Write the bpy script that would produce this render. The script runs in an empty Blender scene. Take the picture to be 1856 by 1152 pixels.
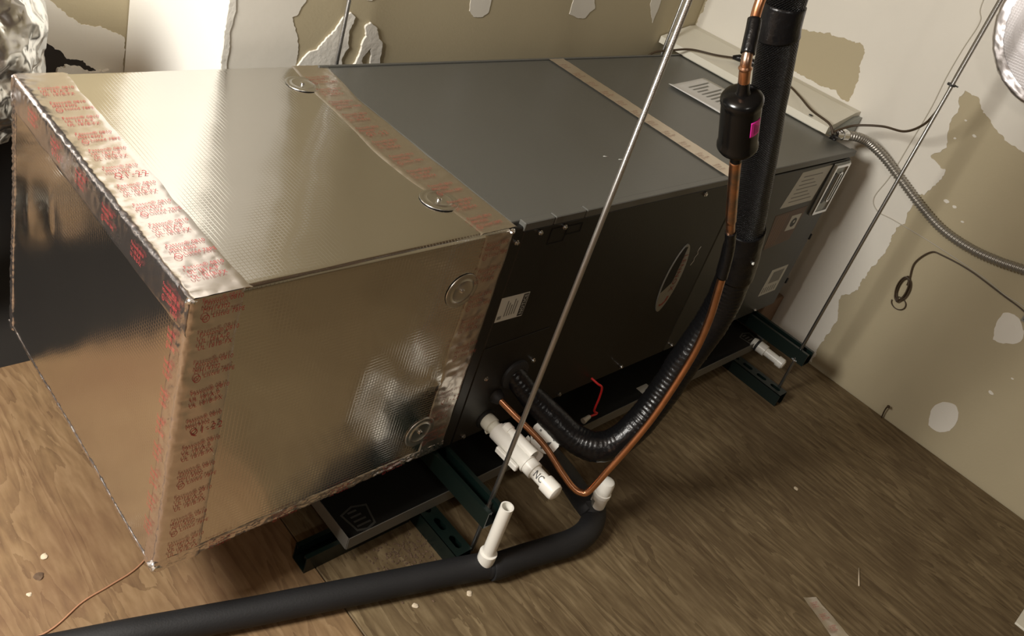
import bpy, bmesh, math, random
from mathutils import Vector, Matrix, noise
from mathutils.geometry import tessellate_polygon

random.seed(7)
scene = bpy.context.scene
C = scene.collection

# ------------------------------------------------------------------ camera
CAM_LOC = (-1.04602, -0.81034, 1.41682)
RIGHT = Vector((0.70826686, -0.6485844, 0.27874061))
DOWN = Vector((-0.15678863, -0.52950891, -0.83368917))
FWD = Vector((0.68831343, 0.54677106, -0.47672427))
cam_data = bpy.data.cameras.new('camera')
cam_data.sensor_width = 36.0
cam_data.lens = 1583.525 * 36.0 / 1856.0
cam_data.shift_x = (928 - 913.188) / 1856.0
cam_data.shift_y = -(576 - 417.315) / 1856.0
cam_data.clip_start = 0.02
cam = bpy.data.objects.new('camera', cam_data)
m = Matrix.Identity(4)
for r in range(3):
    m[r][0] = RIGHT[r]; m[r][1] = -DOWN[r]; m[r][2] = -FWD[r]; m[r][3] = CAM_LOC[r]
cam.matrix_world = m
C.objects.link(cam)
scene.camera = cam

# ------------------------------------------------------------------ world, lamps, exposure
world = bpy.data.worlds.new('world'); scene.world = world
world.use_nodes = True
world.node_tree.nodes['Background'].inputs[0].default_value = (0.9, 0.75, 0.55, 1)
world.node_tree.nodes['Background'].inputs[1].default_value = 0.0

def lamp_light(name, loc, power, radius, col):
    l = bpy.data.lights.new(name, 'POINT'); l.energy = power; l.shadow_soft_size = radius; l.color = col
    o = bpy.data.objects.new(name, l); o.location = loc; C.objects.link(o)
    return o
KEY = lamp_light('key_bulb_light', (-1.80, 0.16, 1.70), 255, 0.28, (1.0, 0.965, 0.90))
FILL = lamp_light('fill_light', (-1.35, -2.1, 2.2), 24, 0.10, (1.0, 0.965, 0.90))  # added fill behind the camera, in place of a phone flash

scene.view_settings.view_transform = 'Standard'
scene.view_settings.look = 'None'
scene.view_settings.exposure = 0.0
scene.view_settings.gamma = 1.0
scene.view_settings.use_curve_mapping = False

# ------------------------------------------------------------------ helpers: materials
def new_mat(name):
    mt = bpy.data.materials.new(name); mt.use_nodes = True
    nt = mt.node_tree
    return mt, nt, nt.nodes['Principled BSDF']

def mat(name, col, rough=0.5, metal=0.0, noise_amt=0.0, noise_scale=20.0, bump=0.0, bump_scale=60.0, spec=None, coat=0.0):
    mt, nt, b = new_mat(name)
    b.inputs['Base Color'].default_value = (*col, 1)
    b.inputs['Roughness'].default_value = rough
    b.inputs['Metallic'].default_value = metal
    if spec is not None: b.inputs['Specular IOR Level'].default_value = spec
    if coat: b.inputs['Coat Weight'].default_value = coat
    tc = nt.nodes.new('ShaderNodeTexCoord')
    if noise_amt:
        n = nt.nodes.new('ShaderNodeTexNoise'); n.inputs['Scale'].default_value = noise_scale; n.inputs['Detail'].default_value = 5
        nt.links.new(tc.outputs['Object'], n.inputs['Vector'])
        mx = nt.nodes.new('ShaderNodeMix'); mx.data_type = 'RGBA'
        mx.inputs[6].default_value = (*[c * (1 - noise_amt) for c in col], 1)
        mx.inputs[7].default_value = (*[min(1, c * (1 + noise_amt)) for c in col], 1)
        nt.links.new(n.outputs['Fac'], mx.inputs[0]); nt.links.new(mx.outputs[2], b.inputs['Base Color'])
    if bump:
        n2 = nt.nodes.new('ShaderNodeTexNoise'); n2.inputs['Scale'].default_value = bump_scale; n2.inputs['Detail'].default_value = 4
        nt.links.new(tc.outputs['Object'], n2.inputs['Vector'])
        bp = nt.nodes.new('ShaderNodeBump'); bp.inputs['Strength'].default_value = bump; bp.inputs['Distance'].default_value = 0.004
        nt.links.new(n2.outputs['Fac'], bp.inputs['Height']); nt.links.new(bp.outputs[0], b.inputs['Normal'])
    return mt

def math_node(nt, op, a, b=None, c=None):
    n = nt.nodes.new('ShaderNodeMath'); n.operation = op
    for i, v in enumerate((a, b, c)):
        if v is None: continue
        if isinstance(v, (int, float)): n.inputs[i].default_value = v
        else: nt.links.new(v, n.inputs[i])
    return n.outputs[0]

def foil_mat(name, col, rough, scrim=0.25, wave=0.3, crinkle=0.0):
    """Aluminium foil facing with a scrim net pressed through it."""
    mt, nt, b = new_mat(name)
    b.inputs['Base Color'].default_value = (*col, 1)
    b.inputs['Metallic'].default_value = 1.0
    tc = nt.nodes.new('ShaderNodeTexCoord')
    sep = nt.nodes.new('ShaderNodeSeparateXYZ'); nt.links.new(tc.outputs['Object'], sep.inputs[0])
    def ridge(coord, pitch):
        fr = math_node(nt, 'FRACT', math_node(nt, 'DIVIDE', coord, pitch))
        d = math_node(nt, 'ABSOLUTE', math_node(nt, 'SUBTRACT', fr, 0.5))
        return math_node(nt, 'SMOOTH_MAX', math_node(nt, 'SUBTRACT', 1.0, math_node(nt, 'MULTIPLY', d, 7.0)), 0.0, 0.1)
    h = math_node(nt, 'MAXIMUM', ridge(sep.outputs['X'], 0.0065), math_node(nt, 'MAXIMUM', ridge(sep.outputs['Y'], 0.0065), ridge(sep.outputs['Z'], 0.0065)))
    bp = nt.nodes.new('ShaderNodeBump'); bp.inputs['Strength'].default_value = scrim; bp.inputs['Distance'].default_value = 0.0006
    nt.links.new(h, bp.inputs['Height'])
    n = nt.nodes.new('ShaderNodeTexNoise'); n.inputs['Scale'].default_value = 9; n.inputs['Detail'].default_value = 2
    nt.links.new(tc.outputs['Object'], n.inputs['Vector'])
    bp2 = nt.nodes.new('ShaderNodeBump'); bp2.inputs['Strength'].default_value = wave; bp2.inputs['Distance'].default_value = 0.006
    nt.links.new(n.outputs['Fac'], bp2.inputs['Height']); nt.links.new(bp.outputs[0], bp2.inputs['Normal'])
    last = bp2
    if crinkle:
        n3 = nt.nodes.new('ShaderNodeTexVoronoi'); n3.inputs['Scale'].default_value = 55; n3.feature = 'SMOOTH_F1'
        nt.links.new(tc.outputs['Object'], n3.inputs['Vector'])
        bp3 = nt.nodes.new('ShaderNodeBump'); bp3.inputs['Strength'].default_value = crinkle; bp3.inputs['Distance'].default_value = 0.004
        nt.links.new(n3.outputs['Distance'], bp3.inputs['Height']); nt.links.new(bp2.outputs[0], bp3.inputs['Normal'])
        last = bp3
    nt.links.new(last.outputs[0], b.inputs['Normal'])
    n4 = nt.nodes.new('ShaderNodeTexNoise'); n4.inputs['Scale'].default_value = 5; n4.inputs['Detail'].default_value = 6
    nt.links.new(tc.outputs['Object'], n4.inputs['Vector'])
    mr = nt.nodes.new('ShaderNodeMapRange'); mr.inputs[3].default_value = rough - 0.05; mr.inputs[4].default_value = rough + 0.06
    nt.links.new(n4.outputs['Fac'], mr.inputs[0]); nt.links.new(mr.outputs[0], b.inputs['Roughness'])
    return mt

def ply_mat(name, light, mid, dark, stain, seed):
    mt, nt, b = new_mat(name)
    b.inputs['Roughness'].default_value = 0.62
    b.inputs['Specular IOR Level'].default_value = 0.35
    tc = nt.nodes.new('ShaderNodeTexCoord')
    mp = nt.nodes.new('ShaderNodeMapping'); mp.inputs['Location'].default_value = (seed, seed * 2, 0); mp.inputs['Scale'].default_value = (1.0, 0.16, 1.0)
    nt.links.new(tc.outputs['Object'], mp.inputs[0])
    n1 = nt.nodes.new('ShaderNodeTexNoise'); n1.inputs['Scale'].default_value = 13; n1.inputs['Detail'].default_value = 7; n1.inputs['Distortion'].default_value = 0.8
    nt.links.new(mp.outputs[0], n1.inputs['Vector'])
    n2 = nt.nodes.new('ShaderNodeTexNoise'); n2.inputs['Scale'].default_value = 85; n2.inputs['Detail'].default_value = 5; n2.inputs['Distortion'].default_value = 0.3
    nt.links.new(mp.outputs[0], n2.inputs['Vector'])
    n3 = nt.nodes.new('ShaderNodeTexNoise'); n3.inputs['Scale'].default_value = 2.7; n3.inputs['Detail'].default_value = 6; n3.inputs['Roughness'].default_value = 0.62
    nt.links.new(tc.outputs['Object'], n3.inputs['Vector'])
    # growth-ring contour lines
    rg = math_node(nt, 'FRACT', math_node(nt, 'MULTIPLY', n1.outputs['Fac'], 9.0))
    mixv = math_node(nt, 'ADD', math_node(nt, 'MULTIPLY', rg, 0.20), math_node(nt, 'MULTIPLY', n2.outputs['Fac'], 0.62))
    cr = nt.nodes.new('ShaderNodeValToRGB')
    cr.color_ramp.elements[0].position = 0.18; cr.color_ramp.elements[0].color = (*dark, 1)
    cr.color_ramp.elements[1].position = 0.66; cr.color_ramp.elements[1].color = (*light, 1)
    e = cr.color_ramp.elements.new(0.42); e.color = (*mid, 1)
    nt.links.new(mixv, cr.inputs[0])
    cr2 = nt.nodes.new('ShaderNodeValToRGB')
    cr2.color_ramp.elements[0].position = 0.40; cr2.color_ramp.elements[0].color = (0, 0, 0, 1)
    cr2.color_ramp.elements[1].position = 0.66; cr2.color_ramp.elements[1].color = (1, 1, 1, 1)
    nt.links.new(n3.outputs['Fac'], cr2.inputs[0])
    mx = nt.nodes.new('ShaderNodeMix'); mx.data_type = 'RGBA'
    mx.inputs[7].default_value = (*stain, 1)
    nt.links.new(math_node(nt, 'MULTIPLY', cr2.outputs[0], 0.62), mx.inputs[0]); nt.links.new(cr.outputs[0], mx.inputs[6])
    nt.links.new(mx.outputs[2], b.inputs['Base Color'])
    bp = nt.nodes.new('ShaderNodeBump'); bp.inputs['Strength'].default_value = 0.25; bp.inputs['Distance'].default_value = 0.002
    nt.links.new(mixv, bp.inputs['Height']); nt.links.new(bp.outputs[0], b.inputs['Normal'])
    return mt

M = {}
M['foil'] = foil_mat('foil_facing', (0.74, 0.73, 0.705), 0.135, 0.12, 0.12)
M['tape'] = foil_mat('foil_tape', (0.76, 0.71, 0.65), 0.30, 0.0, 0.35, 0.25)
M['tape_edge'] = foil_mat('crinkled_tape', (0.80, 0.76, 0.755), 0.26, 0.0, 0.2, 0.30)
M['tape_flat'] = foil_mat('tape_on_cabinet', (0.80, 0.72, 0.62), 0.42, 0.0, 0.2, 0.15)
M['crumple'] = foil_mat('crumpled_foil', (0.86, 0.85, 0.82), 0.24, 0.0, 0.9, 0.9)
M['disc_foil'] = foil_mat('duct_foil', (0.74, 0.71, 0.72), 0.46, 0.3, 0.3)
M['disc_foil'].node_tree.nodes['Principled BSDF'].inputs['Metallic'].default_value = 0.6
M['rim'] = foil_mat('rim_tape', (0.78, 0.75, 0.76), 0.34, 0.0, 0.2, 0.5)
M['ink'] = mat('red_ink', (0.42, 0.045, 0.05), 0.5)
M['cab'] = mat('grey_cabinet_paint', (0.102, 0.102, 0.091), 0.36, 0.0, 0.05, 6, 0.04, 220)
M['cab_shaded'] = mat('shaded_panel_paint', (0.0088, 0.0084, 0.0068), 0.42, 0.0, 0.08, 4, 0.04, 220)  # cabinet paint darkened to hold the shade on its front face
M['cab_grey'] = mat('shaded_blower_paint', (0.044, 0.0445, 0.037), 0.42, 0.0, 0.05, 4, 0.04, 220)  # same cabinet paint, less darkened, for the shaded blower door
M['black'] = mat('black_gap', (0.006, 0.006, 0.006), 0.7)
M['zinc'] = mat('zinc_plate', (0.60, 0.60, 0.60), 0.28, 1.0, 0.1, 60)
M['washer'] = mat('pressed_washer_plate', (0.66, 0.65, 0.61), 0.30, 1.0, 0.05, 60)
M['chrome'] = mat('bright_zinc', (0.75, 0.75, 0.75), 0.16, 1.0)
M['galv'] = mat('galvanised_sheet', (0.30, 0.31, 0.29), 0.42, 0.85, 0.15, 30)
M['conduit'] = mat('conduit_armour', (0.42, 0.40, 0.36), 0.38, 0.8, 0.1, 30)
M['pan'] = mat('shaded_pan_sheet', (0.018, 0.0185, 0.017), 0.45, 0.2, 0.12, 25)  # galvanised grey taken near black for the shade under the unit
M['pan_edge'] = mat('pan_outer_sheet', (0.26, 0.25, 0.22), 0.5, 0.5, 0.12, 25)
M['strut'] = mat('green_strut_paint', (0.0042, 0.0105, 0.0086), 0.32, 0.0, 0.1, 20)
M['pvc'] = mat('white_pvc', (0.86, 0.84, 0.77), 0.32, 0.0, 0.02, 8)
M['pvc_old'] = mat('cream_pvc', (0.80, 0.78, 0.66), 0.35)
M['rubber'] = mat('foam_rubber_insulation', (0.012, 0.012, 0.013), 0.62, 0.0, 0.2, 12, 0.12, 300)
M['black_tape'] = mat('black_vinyl_tape', (0.005, 0.005, 0.0055), 0.28, 0.0, 0.0, 20, 0.35, 90, spec=0.38)
M['black_enamel'] = mat('black_enamel', (0.004, 0.004, 0.004), 0.22, 0.0, spec=0.4)
M['pink'] = mat('pink_label', (0.85, 0.03, 0.42), 0.45)
M['white_label'] = mat('white_label_stock', (0.62, 0.62, 0.57), 0.5, 0.0, 0.05, 40)
M['grey_label'] = mat('grey_print', (0.22, 0.22, 0.20), 0.5)
M['dark_print'] = mat('dark_print', (0.03, 0.03, 0.03), 0.5)
M['brown_label'] = mat('brown_label_stock', (0.14, 0.085, 0.060), 0.5)
M['brown_line'] = mat('brown_label_line', (0.25, 0.15, 0.10), 0.5)
M['red_logo'] = mat('red_print', (0.28, 0.06, 0.045), 0.5)
M['silver_logo'] = mat('silver_badge', (0.34, 0.34, 0.31), 0.45, 0.2)
M['paper'] = mat('white_paper', (0.72, 0.72, 0.70), 0.7)
M['wire_brown'] = mat('brown_cable_jacket', (0.055, 0.035, 0.018), 0.5)
M['wire_white'] = mat('painted_white_cable', (0.48, 0.44, 0.36), 0.6)
M['wire_red'] = mat('red_wire', (0.75, 0.03, 0.03), 0.4)
M['wire_copper'] = mat('copper_wire', (0.50, 0.26, 0.15), 0.45, 0.3)
M['lumber'] = mat('weathered_lumber', (0.13, 0.085, 0.05), 0.8, 0.0, 0.25, 6)
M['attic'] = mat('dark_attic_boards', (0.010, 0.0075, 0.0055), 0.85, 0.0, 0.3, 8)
M['ceil'] = mat('ceiling_paint', (0.62, 0.58, 0.50), 0.8)
M['hole_dark'] = mat('hole_shade', (0.02, 0.015, 0.012), 0.8, 0.0, 0.3, 30)  # colour of the shade inside the torn drywall hole
M['cardboard'] = mat('brown_wood_block', (0.20, 0.12, 0.07), 0.7, 0.0, 0.15, 30)
M['chip'] = mat('pale_chip', (0.62, 0.52, 0.38), 0.6)
M['dirt'] = mat('sawdust', (0.12, 0.075, 0.045), 0.9, 0.0, 0.4, 60)
M['drywall'] = mat('tan_drywall_paper', (0.430, 0.368, 0.240), 0.75, 0.0, 0.07, 3.5, 0.06, 180)
M['mud'] = mat('joint_compound', (0.73, 0.695, 0.615), 0.68, 0.0, 0.06, 5, 0.18, 22)
M['mud_thick'] = mat('lumpy_joint_compound', (0.76, 0.73, 0.66), 0.6, 0.0, 0.05, 12, 0.6, 45)
M['mud_lit'] = mat('lamplit_joint_compound', (0.88, 0.86, 0.80), 0.7, 0.0, 0.02, 4, 0.08, 20)  # joint compound lightened for the strong lamplight on the jog
M['ledge'] = mat('cream_duct_wrap', (0.74, 0.71, 0.60), 0.6, 0.0, 0.05, 6, 0.12, 30)
M['ply_left'] = ply_mat('plywood_left_sheet', (0.330, 0.225, 0.122), (0.235, 0.150, 0.074), (0.120, 0.072, 0.036), (0.150, 0.076, 0.040), 3.1)
M['ply_right'] = ply_mat('plywood_right_sheet', (0.300, 0.228, 0.128), (0.170, 0.122, 0.063), (0.075, 0.048, 0.023), (0.085, 0.054, 0.026), 0.0)

def copper_mat(name, patina):
    mt, nt, b = new_mat(name)
    b.inputs['Metallic'].default_value = 1.0; b.inputs['Roughness'].default_value = 0.30
    tc = nt.nodes.new('ShaderNodeTexCoord')
    n = nt.nodes.new('ShaderNodeTexNoise'); n.inputs['Scale'].default_value = 38; n.inputs['Detail'].default_value = 5
    nt.links.new(tc.outputs['Object'], n.inputs['Vector'])
    cr = nt.nodes.new('ShaderNodeValToRGB')
    cr.color_ramp.elements[0].position = 0.35; cr.color_ramp.elements[0].color = (*patina, 1)
    cr.color_ramp.elements[1].position = 0.62; cr.color_ramp.elements[1].color = (0.80, 0.40, 0.22, 1)
    nt.links.new(n.outputs['Fac'], cr.inputs[0]); nt.links.new(cr.outputs[0], b.inputs['Base Color'])
    return mt
M['copper'] = copper_mat('copper_tube', (0.66, 0.32, 0.17))
M['copper_burnt'] = copper_mat('brazed_copper', (0.36, 0.28, 0.23))

def rod_mat():
    mt, nt, b = new_mat('threaded_steel')
    b.inputs['Base Color'].default_value = (0.70, 0.70, 0.69, 1); b.inputs['Metallic'].default_value = 1.0; b.inputs['Roughness'].default_value = 0.34
    tc = nt.nodes.new('ShaderNodeTexCoord')
    w = nt.nodes.new('ShaderNodeTexWave'); w.bands_direction = 'Z'; w.inputs['Scale'].default_value = 190
    nt.links.new(tc.outputs['Object'], w.inputs['Vector'])
    bp = nt.nodes.new('ShaderNodeBump'); bp.inputs['Strength'].default_value = 0.5; bp.inputs['Distance'].default_value = 0.001
    nt.links.new(w.outputs['Fac'], bp.inputs['Height']); nt.links.new(bp.outputs[0], b.inputs['Normal'])
    return mt
M['rod'] = rod_mat()

def sleeve_mat():
    """Woven black outer sleeve over the pipe insulation."""
    mt, nt, b = new_mat('woven_black_sleeve')
    b.inputs['Base Color'].default_value = (0.005, 0.005, 0.0055, 1); b.inputs['Roughness'].default_value = 0.24; b.inputs['Specular IOR Level'].default_value = 0.36
    uv = nt.nodes.new('ShaderNodeUVMap')
    sep = nt.nodes.new('ShaderNodeSeparateXYZ'); nt.links.new(uv.outputs[0], sep.inputs[0])
    a = math_node(nt, 'SINE', math_node(nt, 'MULTIPLY', sep.outputs[0], 2 * math.pi * 40))
    c = math_node(nt, 'SINE', math_node(nt, 'MULTIPLY', sep.outputs[1], 2 * math.pi * 230))
    h = math_node(nt, 'MULTIPLY', a, c)
    bp = nt.nodes.new('ShaderNodeBump'); bp.inputs['Strength'].default_value = 0.9; bp.inputs['Distance'].default_value = 0.0026
    nt.links.new(h, bp.inputs['Height']); nt.links.new(bp.outputs[0], b.inputs['Normal'])
    return mt
M['sleeve'] = sleeve_mat()

# ------------------------------------------------------------------ helpers: meshes
def link(name, me, material, parent=None, smooth=False):
    o = bpy.data.objects.new(name, me); C.objects.link(o)
    if material is not None and not me.materials: me.materials.append(material)
    if smooth:
        for p in me.polygons: p.use_smooth = True
    if parent is not None: o.parent = parent
    return o

def pydata(name, verts, faces, material, parent=None, smooth=False):
    me = bpy.data.meshes.new(name); me.from_pydata([tuple(v) for v in verts], [], faces); me.update()
    return link(name, me, material, parent, smooth)

def bm_obj(name, bm, material, parent=None, smooth=False):
    me = bpy.data.meshes.new(name); bm.normal_update(); bm.to_mesh(me); bm.free()
    return link(name, me, material, parent, smooth)

def box(name, lo, hi, material, parent=None, bevel=0.0, segs=2):
    bm = bmesh.new(); bmesh.ops.create_cube(bm, size=1.0)
    for v in bm.verts:
        v.co = Vector([lo[i] + (hi[i] - lo[i]) * (v.co[i] + 0.5) for i in range(3)])
    if bevel:
        bmesh.ops.bevel(bm, geom=list(bm.edges), offset=bevel, segments=segs, affect='EDGES', profile=0.5)
    return bm_obj(name, bm, material, parent)

def tag(o, label=None, cat=None, group=None, kind=None):
    if label: o['label'] = label
    if cat: o['category'] = cat
    if group: o['group'] = group
    if kind: o['kind'] = kind
    return o

def thing(name, label, cat, group=None):
    o = bpy.data.objects.new(name, None); o.empty_display_size = 0.05; C.objects.link(o)
    return tag(o, label, cat, group)

def spline(pts, n):
    """Catmull-Rom through pts (tuples of any length), n samples per span."""
    P = [pts[0]] + list(pts) + [pts[-1]]
    out = []
    for i in range(1, len(P) - 2):
        for k in range(n):
            t = k / n
            out.append(tuple(0.5 * (2 * b + (c - a) * t + (2 * a - 5 * b + 4 * c - d) * t * t + (3 * b - a - 3 * c + d) * t ** 3)
                             for a, b, c, d in zip(P[i - 1], P[i], P[i + 1], P[i + 2])))
    out.append(tuple(pts[-1]))
    return out

def resample(path, step):
    P = [Vector(p) for p in path]
    out = [P[0]]; acc = 0.0
    for a, b in zip(P, P[1:]):
        L = (b - a).length
        if L < 1e-9: continue
        d = step - acc
        while d <= L:
            out.append(a + (b - a) * (d / L)); d += step
        acc = (acc + L) % step if L + acc >= step else acc + L
    if (out[-1] - P[-1]).length > step * 0.3: out.append(P[-1])
    return out

def tube(name, path, radius, material, parent=None, seg=16, cap=True, rfun=None, inner=None):
    """Swept tube; radius number or list; rfun(i, s, k, ang, p) -> scale."""
    P = [Vector(p[:3]) for p in path]; n = len(P)
    rad = radius if isinstance(radius, (list, tuple)) else [radius] * n
    T = [(P[min(i + 1, n - 1)] - P[max(i - 1, 0)]).normalized() for i in range(n)]
    ref = Vector((0, 0, 1)) if abs(T[0].z) < 0.9 else Vector((1, 0, 0))
    N = (ref - T[0] * ref.dot(T[0])).normalized()
    verts, faces, s = [], [], 0.0
    S = []
    for i in range(n):
        if i:
            N = (N - T[i] * N.dot(T[i])).normalized(); s += (P[i] - P[i - 1]).length
        S.append(s)
        B = T[i].cross(N)
        for k in range(seg):
            a = 2 * math.pi * k / seg
            r = rad[i]
            d = N * math.cos(a) + B * math.sin(a)
            if rfun: r *= rfun(i, s, k, a, P[i] + d * r)
            verts.append(P[i] + d * r)
    for i in range(n - 1):
        for k in range(seg):
            k2 = (k + 1) % seg
            faces.append((i * seg + k, i * seg + k2, (i + 1) * seg + k2, (i + 1) * seg + k))
    nside = len(faces)
    if cap:
        faces.append(tuple(reversed(range(seg)))); faces.append(tuple((n - 1) * seg + k for k in range(seg)))
    me = bpy.data.meshes.new(name); me.from_pydata([tuple(v) for v in verts], [], faces); me.update()
    uv = me.uv_layers.new(name='UVMap')
    for f in me.polygons[:nside]:
        i, k = divmod(f.index, seg)
        for li, (di, dk) in zip(f.loop_indices, ((0, 0), (0, 1), (1, 1), (1, 0))):
            uv.data[li].uv = ((k + dk) / seg, S[i + di])
    o = link(name, me, material, parent, True)
    if cap:
        for f in list(me.polygons)[nside:]: f.use_smooth = False
    return o

def lathe(name, p0, p1, profile, material, parent=None, seg=24, caps=True):
    """profile: list of (t in metres along axis from p0, radius)."""
    p0, p1 = Vector(p0), Vector(p1); T = (p1 - p0).normalized()
    ref = Vector((0, 0, 1)) if abs(T.z) < 0.9 else Vector((1, 0, 0))
    N = (ref - T * ref.dot(T)).normalized(); B = T.cross(N)
    verts, faces = [], []
    for t, r in profile:
        for k in range(seg):
            a = 2 * math.pi * k / seg
            verts.append(p0 + T * t + (N * math.cos(a) + B * math.sin(a)) * max(r, 1e-5))
    n = len(profile)
    for i in range(n - 1):
        for k in range(seg):
            k2 = (k + 1) % seg
            faces.append((i * seg + k, i * seg + k2, (i + 1) * seg + k2, (i + 1) * seg + k))
    if caps:
        faces.append(tuple(reversed(range(seg)))); faces.append(tuple((n - 1) * seg + k for k in range(seg)))
    o = pydata(name, verts, faces, material, parent, False)
    bm = bmesh.new(); bm.from_mesh(o.data)
    for f in bm.faces: f.smooth = True
    for e in bm.edges:
        if len(e.link_faces) == 2 and e.calc_face_angle(0) > 0.6: e.smooth = False
    bm.to_mesh(o.data); bm.free()
    return o

def plate(name, loops, origin, ux, uy, thick, material, parent=None, ragged=0.0, step=0.008, seed=0.0, dome=0.0):
    """Flat plate from 2-D outline loops (first outer, others holes) on origin + u*ux + v*uy, raised along ux x uy by thick."""
    origin, ux, uy = Vector(origin), Vector(ux), Vector(uy); nrm = ux.cross(uy).normalized()
    L2 = []
    for lp in loops:
        q = []
        for a, b in zip(lp, lp[1:] + lp[:1]):
            d = math.hypot(b[0] - a[0], b[1] - a[1]); k = max(1, int(d / step)) if ragged else 1
            for i in range(k):
                u = a[0] + (b[0] - a[0]) * i / k; v = a[1] + (b[1] - a[1]) * i / k
                if ragged:
                    s = Vector((u * 38 + seed, v * 38, seed)); w = Vector((u * 150 + seed, v * 150, seed))
                    u += ragged * (noise.noise(s) + 0.7 * noise.noise(w)); v += ragged * (noise.noise(s + Vector((9, 3, 5))) + 0.7 * noise.noise(w + Vector((4, 8, 1))))
                q.append((u, v))
        L2.append(q)
    tri = tessellate_polygon([[Vector((u, v, 0)) for u, v in q] for q in L2])
    flat = [p for q in L2 for p in q]; n = len(flat)
    verts = [origin + ux * u + uy * v + nrm * thick for u, v in flat] + [origin + ux * u + uy * v for u, v in flat]
    faces = []
    for t in tri:
        a, b, c = (Vector((*flat[i], 0)) for i in t)
        if (b - a).cross(c - a).z < 0: t = (t[0], t[2], t[1])
        faces.append(tuple(t))
    off = 0
    for q in L2:
        k = len(q)
        for i in range(k):
            a, b = off + i, off + (i + 1) % k
            faces.append((a, b, n + b, n + a))
        off += k
    me = bpy.data.meshes.new(name); me.from_pydata([tuple(v) for v in verts], [], faces); me.update()
    bm = bmesh.new(); bm.from_mesh(me); bmesh.ops.recalc_face_normals(bm, faces=list(bm.faces)); bm.to_mesh(me); bm.free()
    return link(name, me, material, parent)

def text_mesh(body, size, space=1.0, line=1.0, align='LEFT'):
    cu = bpy.data.curves.new('print', 'FONT'); cu.body = body; cu.size = size; cu.resolution_u = 2
    cu.space_character = space; cu.space_line = line; cu.align_x = align
    o = bpy.data.objects.new('print', cu); C.objects.link(o)
    dg = bpy.context.evaluated_depsgraph_get(); dg.update()
    me = bpy.data.meshes.new_from_object(o.evaluated_get(dg))
    bpy.data.objects.remove(o); bpy.data.curves.remove(cu)
    return me

def place_mesh(name, me, origin, ux, uy, material, parent):
    o = bpy.data.objects.new(name, me); C.objects.link(o)
    if not me.materials: me.materials.append(material)
    ux, uy = Vector(ux), Vector(uy); w = ux.cross(uy)
    mm = Matrix.Identity(4)
    for r in range(3):
        mm[r][0] = ux[r]; mm[r][1] = uy[r]; mm[r][2] = w[r]; mm[r][3] = origin[r]
    o.parent = parent; o.matrix_basis = mm
    return o

def join_meshes(items):
    """items: (mesh, dx, dy)"""
    bm = bmesh.new()
    for me, dx, dy in items:
        st = len(bm.verts); bm.from_mesh(me); bm.verts.ensure_lookup_table()
        for v in bm.verts[st:]: v.co.x += dx; v.co.y += dy
    out = bpy.data.meshes.new('print'); bm.to_mesh(out); bm.free()
    return out

def rect(u0, v0, u1, v1): return [(u0, v0), (u1, v0), (u1, v1), (u0, v1)]
def ellipse(cu, cv, a, b, n=24): return [(cu + a * math.cos(2 * math.pi * i / n), cv + b * math.sin(2 * math.pi * i / n)) for i in range(n)]

X, Y, Z = Vector((1, 0, 0)), Vector((0, 1, 0)), Vector((0, 0, 1))

# ================================================================== SETTING
XW, YB, XJ, YR = 1.515, 0.73, -0.163, 1.185
XL, YF, ZC = -3.4, -4.4, 2.4
floor = box('floor', (XL, YF, -0.06), (XW + 0.1, 2.6, -0.018), M['attic']); tag(floor, 'bare plywood subfloor under the suspended unit', kind='structure')
fl = box('plywood_sheet', (XL, YF, -0.018), (-0.2622, 0.735, 0.0), M['ply_left'], floor, 0.0012, 1); tag(fl, 'lighter tan plywood sheet with reddish blotches at left')
fr = box('plywood_sheet', (-0.2598, YF, -0.018), (XW - 0.007, YB, 0.0), M['ply_right'], floor, 0.0012, 1); tag(fr, 'darker streaked plywood sheet at right')
ceiling = box('ceiling', (XL, YF, ZC), (XW + 0.1, 2.6, ZC + 0.05), M['lumber']); tag(ceiling, 'bare lumber ceiling above the utility room', kind='structure')
wr = box('wall_right', (XW, YF, -0.018), (XW + 0.1, YR + 0.1, ZC), M['drywall']); tag(wr, 'tan drywall with ragged white joint compound patches', kind='structure')
wb = box('wall_back', (XJ, YB, -0.018), (XW, YR + 0.1, ZC), M['drywall']); tag(wb, 'tan drywall behind the air handler', kind='structure')
wc = box('wall_recess', (-0.375, YR, -0.018), (XJ, YR + 0.1, ZC), M['drywall']); tag(wc, 'drywall at the back of the recess, half skimmed', kind='structure')
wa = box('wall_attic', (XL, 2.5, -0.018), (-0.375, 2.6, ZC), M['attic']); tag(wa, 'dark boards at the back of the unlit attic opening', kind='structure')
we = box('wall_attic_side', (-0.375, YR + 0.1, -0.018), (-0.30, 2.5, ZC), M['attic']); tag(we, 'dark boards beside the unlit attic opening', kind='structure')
wl = box('wall_left', (XL - 0.1, YF, -0.018), (XL, 2.6, ZC), M['lumber']); tag(wl, 'bare lumber wall on the left side of the room', kind='structure')
wf = box('wall_front', (XL, YF - 0.1, -0.018), (XW + 0.1, YF, ZC), M['lumber']); tag(wf, 'bare lumber wall behind the camera', kind='structure')

def on_right(name, loops, th, mt, rag, seed=0.0):   # loops in (y, z); plate faces -x : ux=-Y, uy=Z -> normal -x
    return plate(name, [[(-y, z) for y, z in lp] for lp in loops], (XW, 0, 0), -Y, Z, th, mt, wr, rag, 0.0045, seed)
def on_back(name, loops, th, mt, rag, seed=0.0, parent=None, y=YB):     # loops in (x, z); faces -y
    return plate(name, loops, (0, y, 0), X, Z, th, mt, parent or wb, rag, 0.004, seed)

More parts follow.
